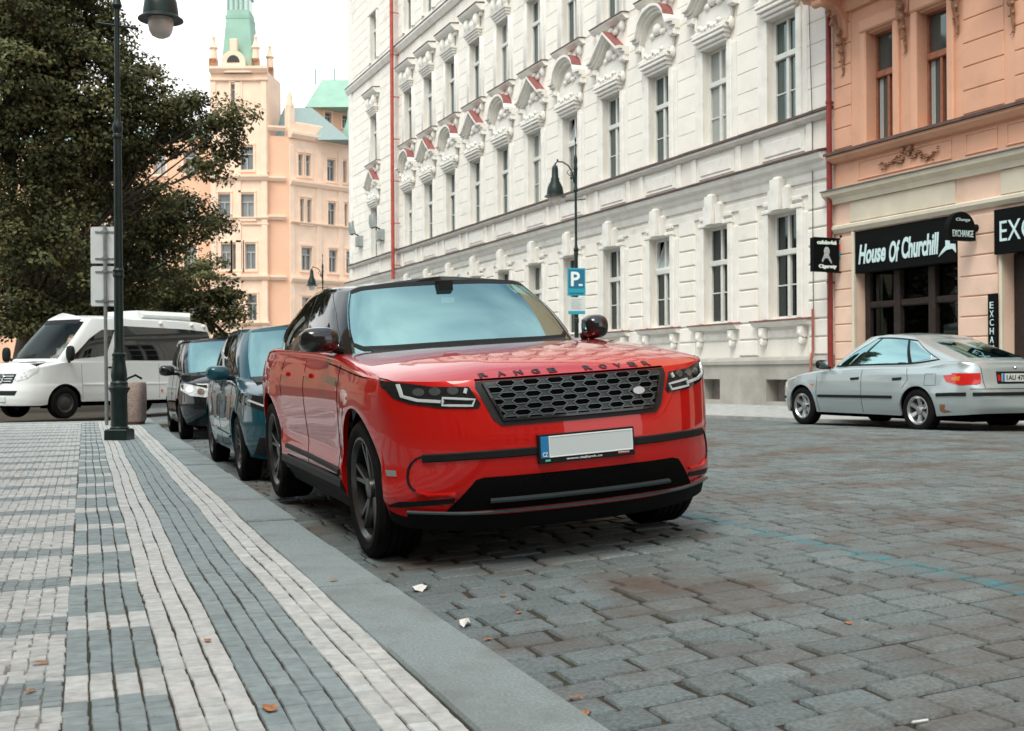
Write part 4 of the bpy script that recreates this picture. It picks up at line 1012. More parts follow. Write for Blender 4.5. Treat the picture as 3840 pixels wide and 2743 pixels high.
def mirror_housing(parent, x, y, z, sg, m_cap, size=(0.10, 0.115, 0.075), arm_to=None):
    q = MB(); q.ball((x, y, z), (size[0], size[1], size[2]), 24, 16, sq=0.72)
    v = []
    for p in q.v:
        dx = p[0]-x; v.append((x + (dx if dx > 0 else dx*0.45), p[1], p[2] + 0.012*(p[1]-y)*sg*5*0.2))
    q.v = v
    o = q.build('wing_mirror', m_cap, parent, 50)
    q = MB(); q.box(x-0.045*size[0]/0.1-0.004, x-0.04*size[0]/0.1, y-size[1]*0.75, y+size[1]*0.75, z-size[2]*0.65, z+size[2]*0.65); q.build('mirror_glass', chrome, o)
    if arm_to: q = MB(); q.tube([(x, y-0.4*size[1]*sg, z-size[2]*0.6), arm_to], 0.026, 8); q.build('mirror_arm', black_plastic, o)
    return o
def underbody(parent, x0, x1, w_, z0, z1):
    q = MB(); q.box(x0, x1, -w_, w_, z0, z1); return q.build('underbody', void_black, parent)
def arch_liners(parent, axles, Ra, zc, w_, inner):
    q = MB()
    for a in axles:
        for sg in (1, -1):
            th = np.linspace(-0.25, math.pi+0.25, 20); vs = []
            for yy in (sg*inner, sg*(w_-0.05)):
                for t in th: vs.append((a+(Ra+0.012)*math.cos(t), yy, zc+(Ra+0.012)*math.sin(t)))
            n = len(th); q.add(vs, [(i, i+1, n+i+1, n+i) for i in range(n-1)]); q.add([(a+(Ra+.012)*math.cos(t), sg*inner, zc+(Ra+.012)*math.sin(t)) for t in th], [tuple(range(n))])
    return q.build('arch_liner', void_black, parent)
def interior(parent, x_dash, x_seat, z_belt, hw, y_driver=0.36, m_seat=None, rear=True):
    m_in = bpy.data.materials.get('cabin_trim') or M('cabin_trim', (0.03, 0.033, 0.034), 0.8, var=0.2)
    q = MB(); q.box(x_seat-1.5, x_dash+0.45, -hw, hw, z_belt-0.55, z_belt-0.45)
    q.prism([(x_dash+0.55, z_belt-0.45), (x_dash+0.55, z_belt-0.02), (x_dash+0.1, z_belt+0.03), (x_dash-0.12, z_belt-0.05), (x_dash-0.1, z_belt-0.45)], -hw, hw, 'y'); q.build('dashboard', m_in, parent)
    q = MB()
    for xs in ([x_seat, x_seat-0.95] if rear else [x_seat]):
        for sg in (-1, 1):
            y = y_driver*sg; q.prism([(xs+0.08, z_belt-0.45), (xs-0.1, z_belt+0.12), (xs-0.2, z_belt+0.12), (xs-0.1, z_belt-0.45)], y-0.23, y+0.23, 'y'); q.bbox(xs-0.2, xs-0.1, z_belt+0.17, z_belt+0.36, y-0.13, y+0.13, 0.03)
            q.tube([(xs-0.15, y, z_belt+0.1), (xs-0.15, y, z_belt+0.2)], 0.02)
    q.build('seat', m_seat or bpy.data.materials.get('seat_grey') or M('seat_grey', (0.30, 0.31, 0.31), 0.7, var=0.15), parent)
    q = MB(); n = 20; c = Vector((x_dash-0.28, y_driver, z_belt-0.0)); q.tube([c+Vector((0.07*math.sin(a), 0.18*math.cos(a), 0.17*math.sin(a))) for a in np.linspace(0, 2*math.pi, n)], 0.016, 6); q.tube([c, c+Vector((0.3, 0, -0.1))], 0.03); q.build('steering_wheel', m_in, parent)
def paint(name, col, rough=0.3, metal=0.0, coat=1.0, coat_ior=1.5, **k): return M(name, col, rough, metal, coat=coat, coat_ior=coat_ior, spec=0.08, **k)
m_head = glass_mat('headlamp_glass', (0.015, 0.017, 0.018), 1.45)
m_drl = M('light_guide', (0.55, 0.60, 0.62), 0.15, coat=0.5)
m_wsglass = glass_mat('windscreen_glass', (0, 0, 0), 3.4, through=1, tintc=(0.6, 0.75, 0.75), glossc=(0.62, 1.0, 0.99), share=0.5)
m_dkglass = glass_mat('privacy_glass', (0.006, 0.007, 0.007), 1.75)
m_amber = M('amber_lens', (0.65, 0.16, 0.02), 0.2, coat=0.5)
m_redlens = M('red_lens', (0.55, 0.015, 0.012), 0.15, coat=0.8)
m_plate = M('number_plate', (0.62, 0.68, 0.68), 0.45)
m_euro = M('plate_blue', (0.01, 0.20, 0.45), 0.4)
def orient(root, fwd_yaw, roll=0.0, pitch=0.0):
    """local x = forwards; fwd_yaw measured from -Y towards +X"""
    s, c = math.sin(fwd_yaw), math.cos(fwd_yaw); Fw = Vector((s*math.cos(pitch), -c*math.cos(pitch), math.sin(pitch))); Lf = Vector((c, s, 0)); U = Fw.cross(Lf)
    L2 = Lf*math.cos(roll) + U*math.sin(roll); U2 = Fw.cross(L2)
    root.rotation_euler = Matrix((Fw, L2, U2)).transposed().to_euler()

# ================================================================== red SUV
suv = thing('red_suv', 'glossy red sport utility vehicle with black roof parked nose towards the viewer by the kerb', 'car', (0.078, 6.6725, H-0.9633))
orient(suv, 0.371, 0.0615, -0.0143)
red = paint('red_paint', (0.53, 0.0075, 0.005), 0.3, 0.1, coat=1.0)
O = [(0.905, 0), (0.888, .30), (.835, .55), (.725, .76), (.56, .918), (.32, .966), (0, .974), (-.6, .962), (-1.5, .957), (-2.35, .965), (-2.874, .968), (-3.4, .93), (-3.72, .78), (-3.87, .45), (-3.90, 0)]
ZT = [.968, .968, .968, .972, .985, 1.0, 1.02, 1.07, 1.10, 1.12, 1.13, 1.13, 1.1, 1.08, 1.08]
ZB = [.195, .195, .20, .21, .235, .29, .31, .29, .27, .29, .31, .32, .34, .35, .35]
PR = {'f': [(.195, .16), (.25, .10), (.29, .07), (.34, .05), (.42, .018), (.52, .004), (.60, 0), (.68, .004), (.76, .018), (.84, .034), (.90, .048), (.94, .062), (.975, .085)],
      's': [(.25, .05), (.32, .035), (.38, .012), (.46, .012), (.55, .026), (.70, .012), (.82, .003), (.92, .004), (.97, .012), (1.02, .024), (1.08, .042), (1.14, .07)],
      'r': [(.25, .14), (.4, .03), (.6, 0), (.8, .02), (1.0, .06), (1.15, .12)]}
GB = [(-.74, 0, 1.128), (-.745, .25, 1.127), (-.775, .5, 1.125), (-.83, .67, 1.122), (-.90, .765, 1.12), (-1.0, .82, 1.125), (-1.15, .85, 1.13), (-1.5, .87, 1.135), (-1.95, .875, 1.145), (-2.45, .87, 1.155), (-2.85, .84, 1.165), (-3.3, .765, 1.175), (-3.56, .65, 1.18), (-3.68, .4, 1.18), (-3.70, 0, 1.18)]
RF = [(-1.33, 0, 1.575), (-1.335, .25, 1.573), (-1.35, .45, 1.565), (-1.385, .56, 1.558), (-1.45, .625, 1.553), (-1.58, .657, 1.565), (-1.75, .667, 1.575), (-1.95, .67, 1.578), (-2.25, .67, 1.565), (-2.6, .655, 1.54), (-2.95, .625, 1.505), (-3.25, .59, 1.475), (-3.42, .51, 1.455), (-3.48, .3, 1.45), (-3.5, 0, 1.452)]
C = Car(O, ZT, ZB, PR, GB, RF, (0.0, -2.874), 0.445, 0.385, crown=0.012, roofcrown=0.03, flare=0.012, lead=0.056, lead_len=0.08)
# hood = cap ahead of the windscreen, body = the rest
isH = lambda r, u: C.top <= r < C.gb and u < 4.6
isL = lambda r, u: u < 4.9 and r < C.top and C.rows[min(r+1, C.top), int(np.searchsorted(C.us, u-1e-5)), 2] < .318
C.shell('body', red, suv, 0, C.gb, keep=lambda r, u: not isH(r, u) and not isL(r, u), ang=50)
C.shell('lower_valence', M('valence_black', (0.006, 0.007, 0.007), 0.7, spec=0.1), suv, 0, C.top, keep=isL, ang=50)
C.shell('hood', paint('red_hood_paint', (0.53, 0.0075, 0.005), 0.3, 0.1, coat_ior=2.1), suv, C.top, C.gb, 0, 4.6, ang=50)
C.shell('roof', black_gloss, suv, C.rt-1, C.m-1, ang=50)
isW = lambda r, u: C.gb <= r < C.rt-1 and u < 3.72
C.shell('window_frame', black_gloss, suv, C.gb, C.rt-1, keep=lambda r, u: not isW(r, u), ang=50)
C.shell('windscreen', m_wsglass, suv, C.gb, C.rt-1, 0, 3.72)
gl = C.glassmap
for sg in (1, -1):
    ribbon('windscreen_frit', [[(0, .035), (2.0, .035), (3.1, .05), (3.6, .12), (3.68, .3), (3.68, .7), (3.6, .93), (2.8, .965), (0, .97)]], .09, gl(sg), black_plastic, suv, off=.002, h=.001, ds=.25)
    patch('side_window', [(4.35, .12), (7.35, .10), (7.35, .9), (5.4, .90), (4.6, .6)], gl(sg), m_dkglass, suv, off=0.004, ds=0.12, depth=0.004)
    patch('side_window', [(7.5, .10), (9.6, .14), (9.5, .86), (7.5, .9)], gl(sg), m_dkglass, suv, off=0.004, ds=0.12, depth=0.004)
    patch('side_window', [(9.75, .16), (11.1, .25), (10.9, .7), (9.7, .86)], gl(sg), m_dkglass, suv, off=0.004, ds=0.12, depth=0.004)
patch('rear_window', [(0.0-.5, 1.22), (.5, 1.22), (.42, 1.42), (-.42, 1.42)], C.rear, m_dkglass, suv, off=0.004)
# cowl and wiper
q = MB(); q.prism([(-.66, 1.118), (-.80, 1.14), (-.74, 1.12)], -.66, .66, 'y'); q.build('cowl', black_plastic, suv)
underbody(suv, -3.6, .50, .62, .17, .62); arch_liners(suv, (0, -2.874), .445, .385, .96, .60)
interior(suv, -.78, -1.75, 1.08, .72)
q = MB(); q.bbox(-1.30, -1.26, 1.44, 1.51, -.11, .11, .02); q.box(-1.30, -1.22, -.05, .05, 1.50, 1.57); q.build('rear_view_mirror', black_plastic, suv)
q = MB(); q.box(-1.245, -1.24, -.03, .06, 1.42, 1.455); q.build('windscreen_sticker', white_paint, suv)
# front: grille
GR = [(-.53, .958), (.53, .958), (.535, .93), (.47, .77), (.43, .735), (-.43, .735), (-.47, .77), (-.535, .93)]
gp = patch('grille', GR, C.front, M('grille_black', (0.006, 0.007, 0.0075), 0.6), suv, off=0.006, ds=.05, depth=.03)
q_in = [(-.485, .948), (.485, .948), (.41, .768), (-.41, .768)]
m_mesh = M('grille_mesh', (0.085, 0.11, 0.115), 0.3, coat=0.5)
paths = []
hx, hz = .128, .0585
q = MB()
def in_grille(p): return inside(p, [(-.492, .950), (.492, .950), (.415, .760), (-.415, .760)])
for r_ in range(-1, 8):
    for c_ in range(-5, 6):
        cy = c_*hx + (hx/2 if r_ % 2 else 0); cz = .764 + r_*hz/2; a, b_, d_ = .048, .026, .0145
        H6 = [(cy-a, cz), (cy-b_, cz+d_), (cy+b_, cz+d_), (cy+a, cz), (cy+b_, cz-d_), (cy-b_, cz-d_)]
        P = [p for p in densify(H6, .012) if in_grille(p)]
        if len(P) < 8: continue
        vs = []
        for y, z in [(sum(p[0] for p in P)/len(P), sum(p[1] for p in P)/len(P))]+P:
            o_, n_ = C.front(y, z); vs.append(o_+n_*.0115)
        q.add(vs, [(0, i, i % (len(vs)-1)+1) for i in range(1, len(vs))]); run = []
        for p in densify(H6+[H6[0]], .012, False):
            if in_grille(p): run.append(p)
            elif len(run) > 2: paths.append(run); run = []
            else: run = []
        if len(run) > 2: paths.append(run)
patch('grille_panel', [(-.50, .950), (.50, .950), (.422, .757), (-.422, .757)], C.front, M('grille_lattice', (0.020, 0.026, 0.028), 0.35), gp, off=.0085, ds=.04, depth=.002)
q.build('grille_opening', void_black, gp)
ribbon('grille_mesh', paths, .0055, C.front, m_mesh, gp, off=0.012, h=0.003, ds=.02)
ribbon('grille_frame', [[(-.495, .945), (-.42, .762), (.42, .762), (.495, .945)]], .016, C.front, black_gloss, gp, off=0.009, h=0.012)
patch('badge', [(.33+.036*math.cos(a), .853+.019*math.sin(a)) for a in np.linspace(0, 6.2, 14)], C.front, satin, gp, off=.024, ds=.02, depth=.01)
# lettering along the hood edge
def hood_letter(ch, y, x0, h_, w_):
    me = text_mesh(ch, 0.1, extrude=0.002, bold=0.004); co = np.array([v.co[:] for v in me.vertices]); e = co.max(0)-co.min(0); mid = (co.max(0)+co.min(0))/2
    co = (co-mid)/np.where(e > 1e-6, e, 1); xc = edge_x(y)-x0
    for v, p in zip(me.vertices, co):
        yy = y + p[0]*w_; xx = xc - p[1]*h_; a, n = C.topdown(xx, yy); v.co = a + n*(0.002 + 0.002*(p[2] > 0))
    me.update(); return link('lettering', me, suv, M('letter_black', (0.012, 0.016, 0.018), 0.25) if 'letter_black' not in bpy.data.materials else bpy.data.materials['letter_black'])
def edge_x(y): r = C.rows[C.top]; return float(np.interp(abs(y), r[:40, 1], r[:40, 0]))
for ch, y in zip('RANGEROVER', [-.475, -.385, -.295, -.205, -.115, .085, .175, .265, .355, .445]): hood_letter(ch, y, .038, .04, .044)
# headlights
for sg in (1, -1):
    HL = [(.565, .936), (.72, .944), (.88, .978), (.93, 1.0), (.934, .96), (.90, .90), (.84, .868), (.70, .838), (.535, .828), (.52, .85)]
    hl = patch('headlight', [(sg*a, z) for a, z in HL], C.front, m_head, suv, off=.005, ds=.035, depth=.03)
    ribbon('light_guide', [[(sg*a, z) for a, z in p] for p in ([(.872, .965), (.862, .905), (.80, .882), (.70, .870)], [(.578, .928), (.588, .905)])], .018, C.front, m_drl, hl, off=.008, h=.004)
    ribbon('light_guide', [[(sg*a, z) for a, z in ((.69, .875), (.695, .852), (.56, .842), (.545, .872), (.69, .888), (.69, .875))]], .014, C.front, m_drl, hl, off=.008, h=.004)
    for a in (.64, .72, .79):
        patch('lens', [(sg*(a+.026*math.cos(t)), .922+.02*math.sin(t)) for t in np.linspace(0, 5.9, 12)], C.front, M('lens_grey', (0.11, 0.13, 0.135), 0.1, metal=0.5, coat=1) if 'lens_grey' not in bpy.data.materials else bpy.data.materials['lens_grey'], hl, off=.008, ds=.02, depth=.006)
# bumper trim
ribbon('bumper_trim', [[(-.80, .592), (-.6, .598), (.6, .598), (.80, .592)]], .043, C.front, black_plastic, suv, off=.004, h=.006)
for sg in (1, -1):
    ribbon('bumper_scoop', [[(sg*a, z) for a, z in ((.795, .605), (.825, .592), (.845, .57), (.858, .54), (.864, .50), (.862, .47), (.852, .445), (.83, .425))]], .011, C.front, black_plastic, suv, off=.002, h=.003)
    patch('scoop_face', [(sg*a, z) for a, z in ((.60, .566), (.80, .566), (.835, .53), (.84, .46), (.815, .44), (.66, .47))], C.front, paint('red_paint_shaded', (0.48, 0.007, 0.005), 0.3, 0.1) if 'red_paint_shaded' not in bpy.data.materials else bpy.data.materials['red_paint_shaded'], suv, off=-.0, depth=.004)  # scoop shade put into a slightly darker copy of the body red
    ribbon('scoop_lip', [[(sg*a, z) for a, z in ((.83, .43), (.78, .408), (.66, .412))]], .012, C.front, red, suv, off=.004, h=.012)
    patch('bumper_slot', [(sg*a, z) for a, z in ((.665, .385), (.90, .372), (.93, .352), (.93, .338), (.665, .362))], C.front, black_plastic, suv, off=.004, depth=.01)
    patch('side_marker', [(sg*a, z) for a, z in ((.905, .53), (.935, .53), (.935, .50), (.905, .50))], C.front, M('marker_lens', (0.25, 0.26, 0.26), 0.2) if 'marker_lens' not in bpy.data.materials else bpy.data.materials['marker_lens'], suv, off=.004, depth=.004, ds=.015)
m_netg = M('lower_grille', (0.005, 0.0055, 0.0055), 0.8, spec=0.06, bump=1.0, bs=160)
lg = patch('lower_grille', [(-.53, .485), (.53, .485), (.57, .475), (.70, .318), (-.70, .318), (-.57, .475)], C.front, m_netg, suv, off=.005, ds=.05)
ribbon('grille_bar', [[(-.50, .372), (.50, .372)]], .016, C.front, M('bar_grey', (0.06, 0.075, 0.08), 0.35, metal=0.5), lg, off=.012, h=.02)
ribbon('skid_edge', [[(-.60, .312), (.60, .312)], [(.60, .312), (.86, .326)], [(-.60, .312), (-.86, .326)]], .012, C.front, M('skid_grey', (0.07, 0.09, 0.095), 0.4), suv, off=.018, h=.008)
# number plate with its frame
pl = MB(); pl.bbox(-.268, .268, .535, .678, -.012, .006, .004); me = pl.mesh('plate_frame')
def put_plate(me, m, name, parent, x, tiltv=0.02):
    o = link(name, me, parent, m); o.rotation_euler = (0, 0, math.pi/2); o.location = (x, 0, 0); return o
# plate parts are drawn in (x = across, y = out, z = up); after +90 deg about z: x -> y(left), y -> -x; so flip
def plate_part(name, parts, m, parent, x0, y0=0.0, z0=0.0, facing=1):
    b = MB()
    for (a, c, z_, w2, o0, o1) in parts: b.bbox(-c, -a, z_, w2, o0, o1, 0.002)
    o = b.build(name, m, parent); o.rotation_euler = (0, 0, -math.pi/2 if facing > 0 else math.pi/2); o.location = (x0, y0, z0); return o
px_ = 0.912
pf = plate_part('number_plate', [(-.266, .266, .533, .677, -.02, .006)], black_plastic, suv, px_)
plate_part('plate_face', [(-.212, .256, .560, .668, .006, .0085)], m_plate, pf, 0).rotation_euler = (0, 0, 0)
plate_part('plate_rim', [(-.212, .256, .660, .668, .0085, .010), (-.212, .256, .560, .567, .0085, .010), (-.212, -.205, .567, .660, .0085, .010), (.249, .256, .567, .660, .0085, .010)], M('plate_white', (0.8, 0.84, 0.84), 0.4), pf, 0).rotation_euler = (0, 0, 0)
plate_part('euro_band', [(-.256, -.2125, .560, .668, .006, .0085)], m_euro, pf, 0).rotation_euler = (0, 0, 0)
def plate_text(txt, w_, h_, x, z, m, parent, out=.0092):
    me = text_mesh(txt, .1, extrude=.0006, bold=.002); co = np.array([v.co[:] for v in me.vertices]); e = co.max(0)-co.min(0); mid = (co.max(0)+co.min(0))/2; co = (co-mid)*np.array([w_/e[0], h_/e[1], 1])
    me.vertices.foreach_set('co', co.ravel()); o = link('plate_text', me, parent, m); o.location = (x, out, z); o.rotation_euler = (R(90), 0, math.pi); return o
plate_text('CZ', .028, .022, .0, 0, white_paint, pf).location = (.234, .0092, .578)
plate_text('www.dajbych.cz', .20, .014, 0, 0, white_paint, pf, .007).location = (.02, .0072, .5465)
plate_part('flag', [(.17, .235, .545, .5505, .006, .0075)], M('flag_red', (0.6, 0.07, 0.05), 0.5), pf, 0).rotation_euler = (0, 0, 0)
plate_part('flag', [(.17, .235, .5508, .556, .006, .0075)], white_paint, pf, 0).rotation_euler = (0, 0, 0)
plate_part('green_dot', [(-.235, -.205, .541, .552, .006, .0075)], M('dot_green', (0.10, 0.50, 0.38), 0.5), pf, 0).rotation_euler = (0, 0, 0)
# sides: door lines, moulding, sills, handles
for sg in (1, -1):
    sd_ = C.side(sg)
    ribbon('door_gap', [[(-.44, 1.06), (-.47, .80), (-.56, .40)], [(-1.52, 1.08), (-1.54, .6), (-1.52, .40)], [(-2.32, 1.10), (-2.36, .9), (-2.34, .82)], [(-.56, .40), (-1.52, .385), (-2.25, .40)]], .009, sd_, void_black, suv, off=.001, h=.001)
    ribbon('hood_gap', [[(.25, .998), (.0, 1.012), (-.45, 1.045), (-.8, 1.068)]], .008, sd_, void_black, suv, off=.001, h=.001)
    ribbon('door_moulding', [[(-.50, .43), (-2.27, .46)]], .035, sd_, black_plastic, suv, off=.004, h=.012)
    q = MB(); q.prism([(sg*.93, .29), (sg*.975, .345), (sg*.972, .385), (sg*.93, .405), (sg*.80, .405), (sg*.78, .20), (sg*.88, .20)], -2.42, -.46, 'x'); q.build('sill', black_plastic, suv)
    patch('fender_vent', [(-.42, .98), (-.78, 1.0), (-.80, .955), (-.46, .935)], sd_, black_gloss, suv, off=.003, ds=.03, depth=.004)
    for x in (-1.38, -2.18): ribbon('door_handle', [[(x+.11, .985), (x-.11, .993)]], .03, sd_, red, suv, off=.006, h=.012)
    mirror_housing(suv, -.80, sg*(.975 if sg < 0 else .885), 1.215 if sg < 0 else 1.20, sg, black_gloss, (.11, .125 if sg < 0 else .085, .080), arm_to=(-.85, sg*.82, 1.14))
ribbon('headlight_seam', [[(-.53, .967), (0, .967), (.53, .967)]], .010, C.front, void_black, suv, off=.001, h=.002)
patch('tail_light', [(-.85, .95), (-.4, .97), (-.4, 1.02), (-.82, 1.02)], C.rear, m_redlens, suv, off=.004); patch('tail_light', [(.85, .95), (.4, .97), (.4, 1.02), (.82, 1.02)], C.rear, m_redlens, suv, off=.004)
m_rimd = M('dark_alloy', (0.10, 0.10, 0.10), 0.28, metal=0.85, var=0.15)
for x in (0.0, -2.874):
    for sg in (1, -1): wheel(suv, x, sg*.826, .382, .27, .285, sg, m_rimd, 5, 'double', z=.380)
# ================================================================== other cars
def ground_pose(root, n, l, yaw, roll=None):
    x, y = nl2xy(np.array(n), np.array(l)); root.location = (x, y, zr_xy(x, y))
    if roll is None:
        e = 0.4; roll = math.atan((zroad(n+e, l)-zroad(n-e, l))/(2*e))
    orient(root, yaw, roll, 0)
def ruled_outline(hw, xf, xr, fc=.8, rc=.8):
    """hatchback plan: 13 control points"""
    return [(xf, 0), (xf-.02, .28), (xf-.075, .50), (xf-.19, .68*hw/.86), (xf-.40, .80*hw/.86), (xf-.66, hw-.015), (0, hw), (-.9, hw-.005), (-1.8, hw), (xr+1.0, hw), (xr+.42, hw-.03), (xr+.13, hw-.16), (xr+.02, hw-.42), (xr, 0)]
def hatch(name, label, m_body, hw, xf, xr, wb_, h_, belt, hoodz, wr, archR, cowl_x, roof_f, roof_r, tail_x, rim_m, rim_r, spokes, kind, roof_hw=.56, tailz=None, flare=.012, sill=.24, rear_h=.95, pillar_black=False, glass=None, glass_spans=((4.9, 7.0), (7.15, 8.8), (8.95, 9.9)), wsglass=None):
    t = thing(name, label, 'car')
    O = ruled_outline(hw, xf, xr); K_ = len(O); z_r = tailz if tailz else belt+.02
    ZT = [hoodz]*3+[hoodz+.005, hoodz+.02, hoodz+.05, hoodz+.09, belt-.04, belt-.015, belt-.01, z_r-.01, z_r-.03, z_r-.04, z_r-.04]
    ZB = [sill-.03]*3+[sill-.02, sill, sill+.01, sill, sill, sill, sill, sill+.03, sill+.05, sill+.06, sill+.06]
    pr = {'f': [(.15, .10), (.24, .06), (.34, .02), (.45, 0), (.58, .005), (.68, .05), (hoodz, .15)],
          's': [(.15, .07), (.3, .03), (.4, .01), (.55, 0), (.7, .008), (.82, .022), (belt, .06)],
          'r': [(.2, .10), (.35, .02), (.5, 0), (.62, .01), (.7, .05), (.9, .08), (z_r, .14)]}
    gh = hw-.10; c = cowl_x
    GB = [(c, 0, belt-.005), (c-.01, .25, belt-.005), (c-.05, .48, belt-.008), (c-.12, .62, belt-.008), (c-.22, gh-.06, belt-.005), (c-.36, gh-.02, belt), (c-.6, gh, belt), (-1.05, gh+.01, belt+.005), (-1.75, gh+.015, belt+.015), (-2.45 if wb_ > 2.4 else -2.2, gh, belt+.025), (tail_x+.42, gh-.05, z_r), (tail_x+.16, gh-.16, z_r), (tail_x+.03, gh-.36, z_r), (tail_x, 0, z_r)]
    rh = roof_hw; f, r = roof_f, roof_r
    RF = [(f, 0, h_-.035), (f-.005, .22, h_-.037), (f-.02, .38, h_-.045), (f-.06, rh-.08, h_-.05), (f-.14, rh-.025, h_-.053), (f-.26, rh, h_-.045), (f-.42, rh+.005, h_-.04), (f*.6+r*.4, rh+.01, h_-.035), (f*.4+r*.6, rh+.01, h_-.04), (f*.15+r*.85, rh-.01, h_-.07), (r+.06, rh-.05, h_-.10), (r+.01, rh-.14, h_-.11), (r, rh-.3, h_-.11), (r-.01, 0, h_-.105)]
    c_ = Car(O, ZT, ZB, pr, GB, RF, (0.0, -wb_), archR, wr, crown=.015, roofcrown=.035, flare=flare, lead=.02)
    isW = lambda a, u: c_.gb <= a < c_.rt-1 and u < 3.25
    c_.shell('body', m_body, t, 0, c_.gb, ang=50)
    c_.shell('roof', m_body, t, c_.rt-1, c_.m-1, ang=50)
    c_.shell('window_frame', black_gloss if pillar_black else m_body, t, c_.gb, c_.rt-1, keep=lambda a, u: not isW(a, u), ang=50)
    c_.shell('windscreen', wsglass or m_wsglass, t, c_.gb, c_.rt-1, 0, 3.25)
    g_ = glass or m_dkglass
    for sg in (1, -1):
        gm = c_.glassmap(sg)
        ribbon('window_trim', [[(glass_spans[0][0]-.12, .07), (glass_spans[-1][1]+.15, .10), (glass_spans[-1][1]-.1, .88), (glass_spans[0][0]+1.1, .92), (glass_spans[0][0]-.12, .07)]], .06, gm, black_plastic, t, off=.003, h=.003, ds=.2)
        for i, (a, b_) in enumerate(glass_spans):
            n_ = len(glass_spans); p = [(a, .10), (b_, .12), (b_-.0, .88), (a, .90)]
            if i == 0: p = [(a, .10), (b_, .10), (b_, .91), (a+1.0, .90), (a+.35, .5)]
            if i == n_-1: p = [(a, .13), (b_-.1, .17), (b_+.05, .3), (b_-.35, .78), (a, .88)]
            patch('side_window', p, gm, g_, t, off=.005, ds=.14, depth=.004)
            if i: patch('pillar_trim', [(glass_spans[i-1][1]-.0, .10), (a, .10), (a, .90), (glass_spans[i-1][1], .90)], gm, black_plastic, t, off=.0055, ds=.14, depth=.004)
    patch('rear_window', [(-.5, z_r+.05), (.5, z_r+.05), (.42, h_-.17), (-.42, h_-.17)], c_.rear, g_, t, off=.006, ds=.06)
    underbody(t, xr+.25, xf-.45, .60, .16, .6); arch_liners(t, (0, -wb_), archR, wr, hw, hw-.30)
    interior(t, cowl_x-.1, cowl_x-1.05, belt-.03, gh-.1)
    for x in (0, -wb_):
        for sg in (1, -1): wheel(t, x, sg*(hw-.11), wr, .20, rim_r, sg, rim_m, spokes, kind)
    return t, c_
m_alloy = M('silver_alloy', (0.5, 0.52, 0.53), 0.3, metal=0.85, var=0.15)
m_headc = M('clear_headlamp', (0.62, 0.66, 0.66), 0.12, coat=1.0, var=0.35, vs=16)

# ---- blue hatchback behind the SUV
blue = paint('blue_paint', (0.003, 0.062, 0.088), 0.3, 0.0)
bl, Cb = hatch('blue_hatchback', 'dark teal blue hatchback parked between the red sport utility vehicle and the black car', blue, .885, .83, -3.46, 2.56, 1.52, .98, .80, .315, .355, -.28, -1.05, -2.95, -3.40, m_rimd, .215, 5, 'double', roof_hw=.60)
ground_pose(bl, 2.25, 11.18, .355)
for sg in (1, -1):
    hl = patch('headlight', [(sg*a, z) for a, z in ((.46, .72), (.60, .77), (.80, .83), (.865, .84), (.85, .74), (.70, .67), (.50, .655))], Cb.front, m_head, bl, off=.005, ds=.04)
    ribbon('light_guide', [[(sg*a, z) for a, z in ((.50, .69), (.66, .70), (.80, .77))]], .02, Cb.front, m_drl, hl, off=.009)
    fl = patch('fog_light', [(sg*(.62+.055*math.cos(a)), .34+.045*math.sin(a)) for a in np.linspace(0, 6, 14)], Cb.front, m_drl, bl, off=.006, ds=.025)
    patch('fog_recess', [(sg*a, z) for a, z in ((.52, .42), (.74, .43), (.78, .27), (.56, .25))], Cb.front, black_plastic, bl, off=.003)
    ribbon('door_gap', [[(-.42, .93), (-.44, .5), (-.50, .27)], [(-1.38, .95), (-1.40, .3)], [(-2.2, .95), (-2.28, .66)]], .009, Cb.side(sg), void_black, bl, off=.001, h=.001)
    ribbon('side_crease', [[(-.45, .40), (-2.1, .43)]], .03, Cb.side(sg), blue, bl, off=.003, h=.014)
    for x in (-1.28, -2.08): ribbon('door_handle', [[(x+.1, .82), (x-.1, .825)]], .026, Cb.side(sg), satin, bl, off=.006, h=.014)
    mirror_housing(bl, -.55, sg*.965, 1.03, sg, blue, (.10, .115, .075), (-.58, sg*.80, .97))
patch('grille', [(-.42, .60), (.42, .60), (.36, .50), (-.36, .50)], Cb.front, black_plastic, bl, off=.004)
patch('lower_grille', [(-.45, .38), (.45, .38), (.5, .24), (-.5, .24)], Cb.front, black_plastic, bl, off=.004)

# ---- black compact people carrier further back
blk = paint('black_paint', (0.004, 0.008, 0.010), 0.25, 0.0)
bk, Ck = hatch('black_hatchback', 'tall black compact car with pale headlamps parked behind the blue hatchback', blk, .86, .80, -3.35, 2.50, 1.60, 1.03, .86, .305, .345, -.12, -.95, -2.95, -3.32, m_rimd, .205, 5, 'double', roof_hw=.60, wsglass=None)
ground_pose(bk, 2.23, 18.55, .355)
for sg in (1, -1):
    hl = patch('headlight', [(sg*a, z) for a, z in ((.36, .70), (.46, .78), (.62, .83), (.78, .875), (.83, .86), (.81, .76), (.70, .68), (.50, .65))], Ck.front, m_headc, bk, off=.006, ds=.04)
    for a, z in ((.55, .735), (.70, .78)): patch('lens', [(sg*(a+.055*math.cos(q_)), z+.05*math.sin(q_)) for q_ in np.linspace(0, 6, 12)], Ck.front, chrome, hl, off=.010, ds=.03)
    ribbon('door_gap', [[(-.42, .98), (-.44, .5), (-.50, .27)], [(-1.36, 1.0), (-1.38, .3)]], .01, Ck.side(sg), void_black, bk, off=.001, h=.001)
    mirror_housing(bk, -.42, sg*.97, 1.08, sg, blk, (.10, .12, .085), (-.45, sg*.78, 1.02))
    ribbon('roof_rail', [[(5.4, .97), (9.6, .97)]], .07, Ck.glassmap(sg), blk, bk, off=.02, h=.02, ds=.2)
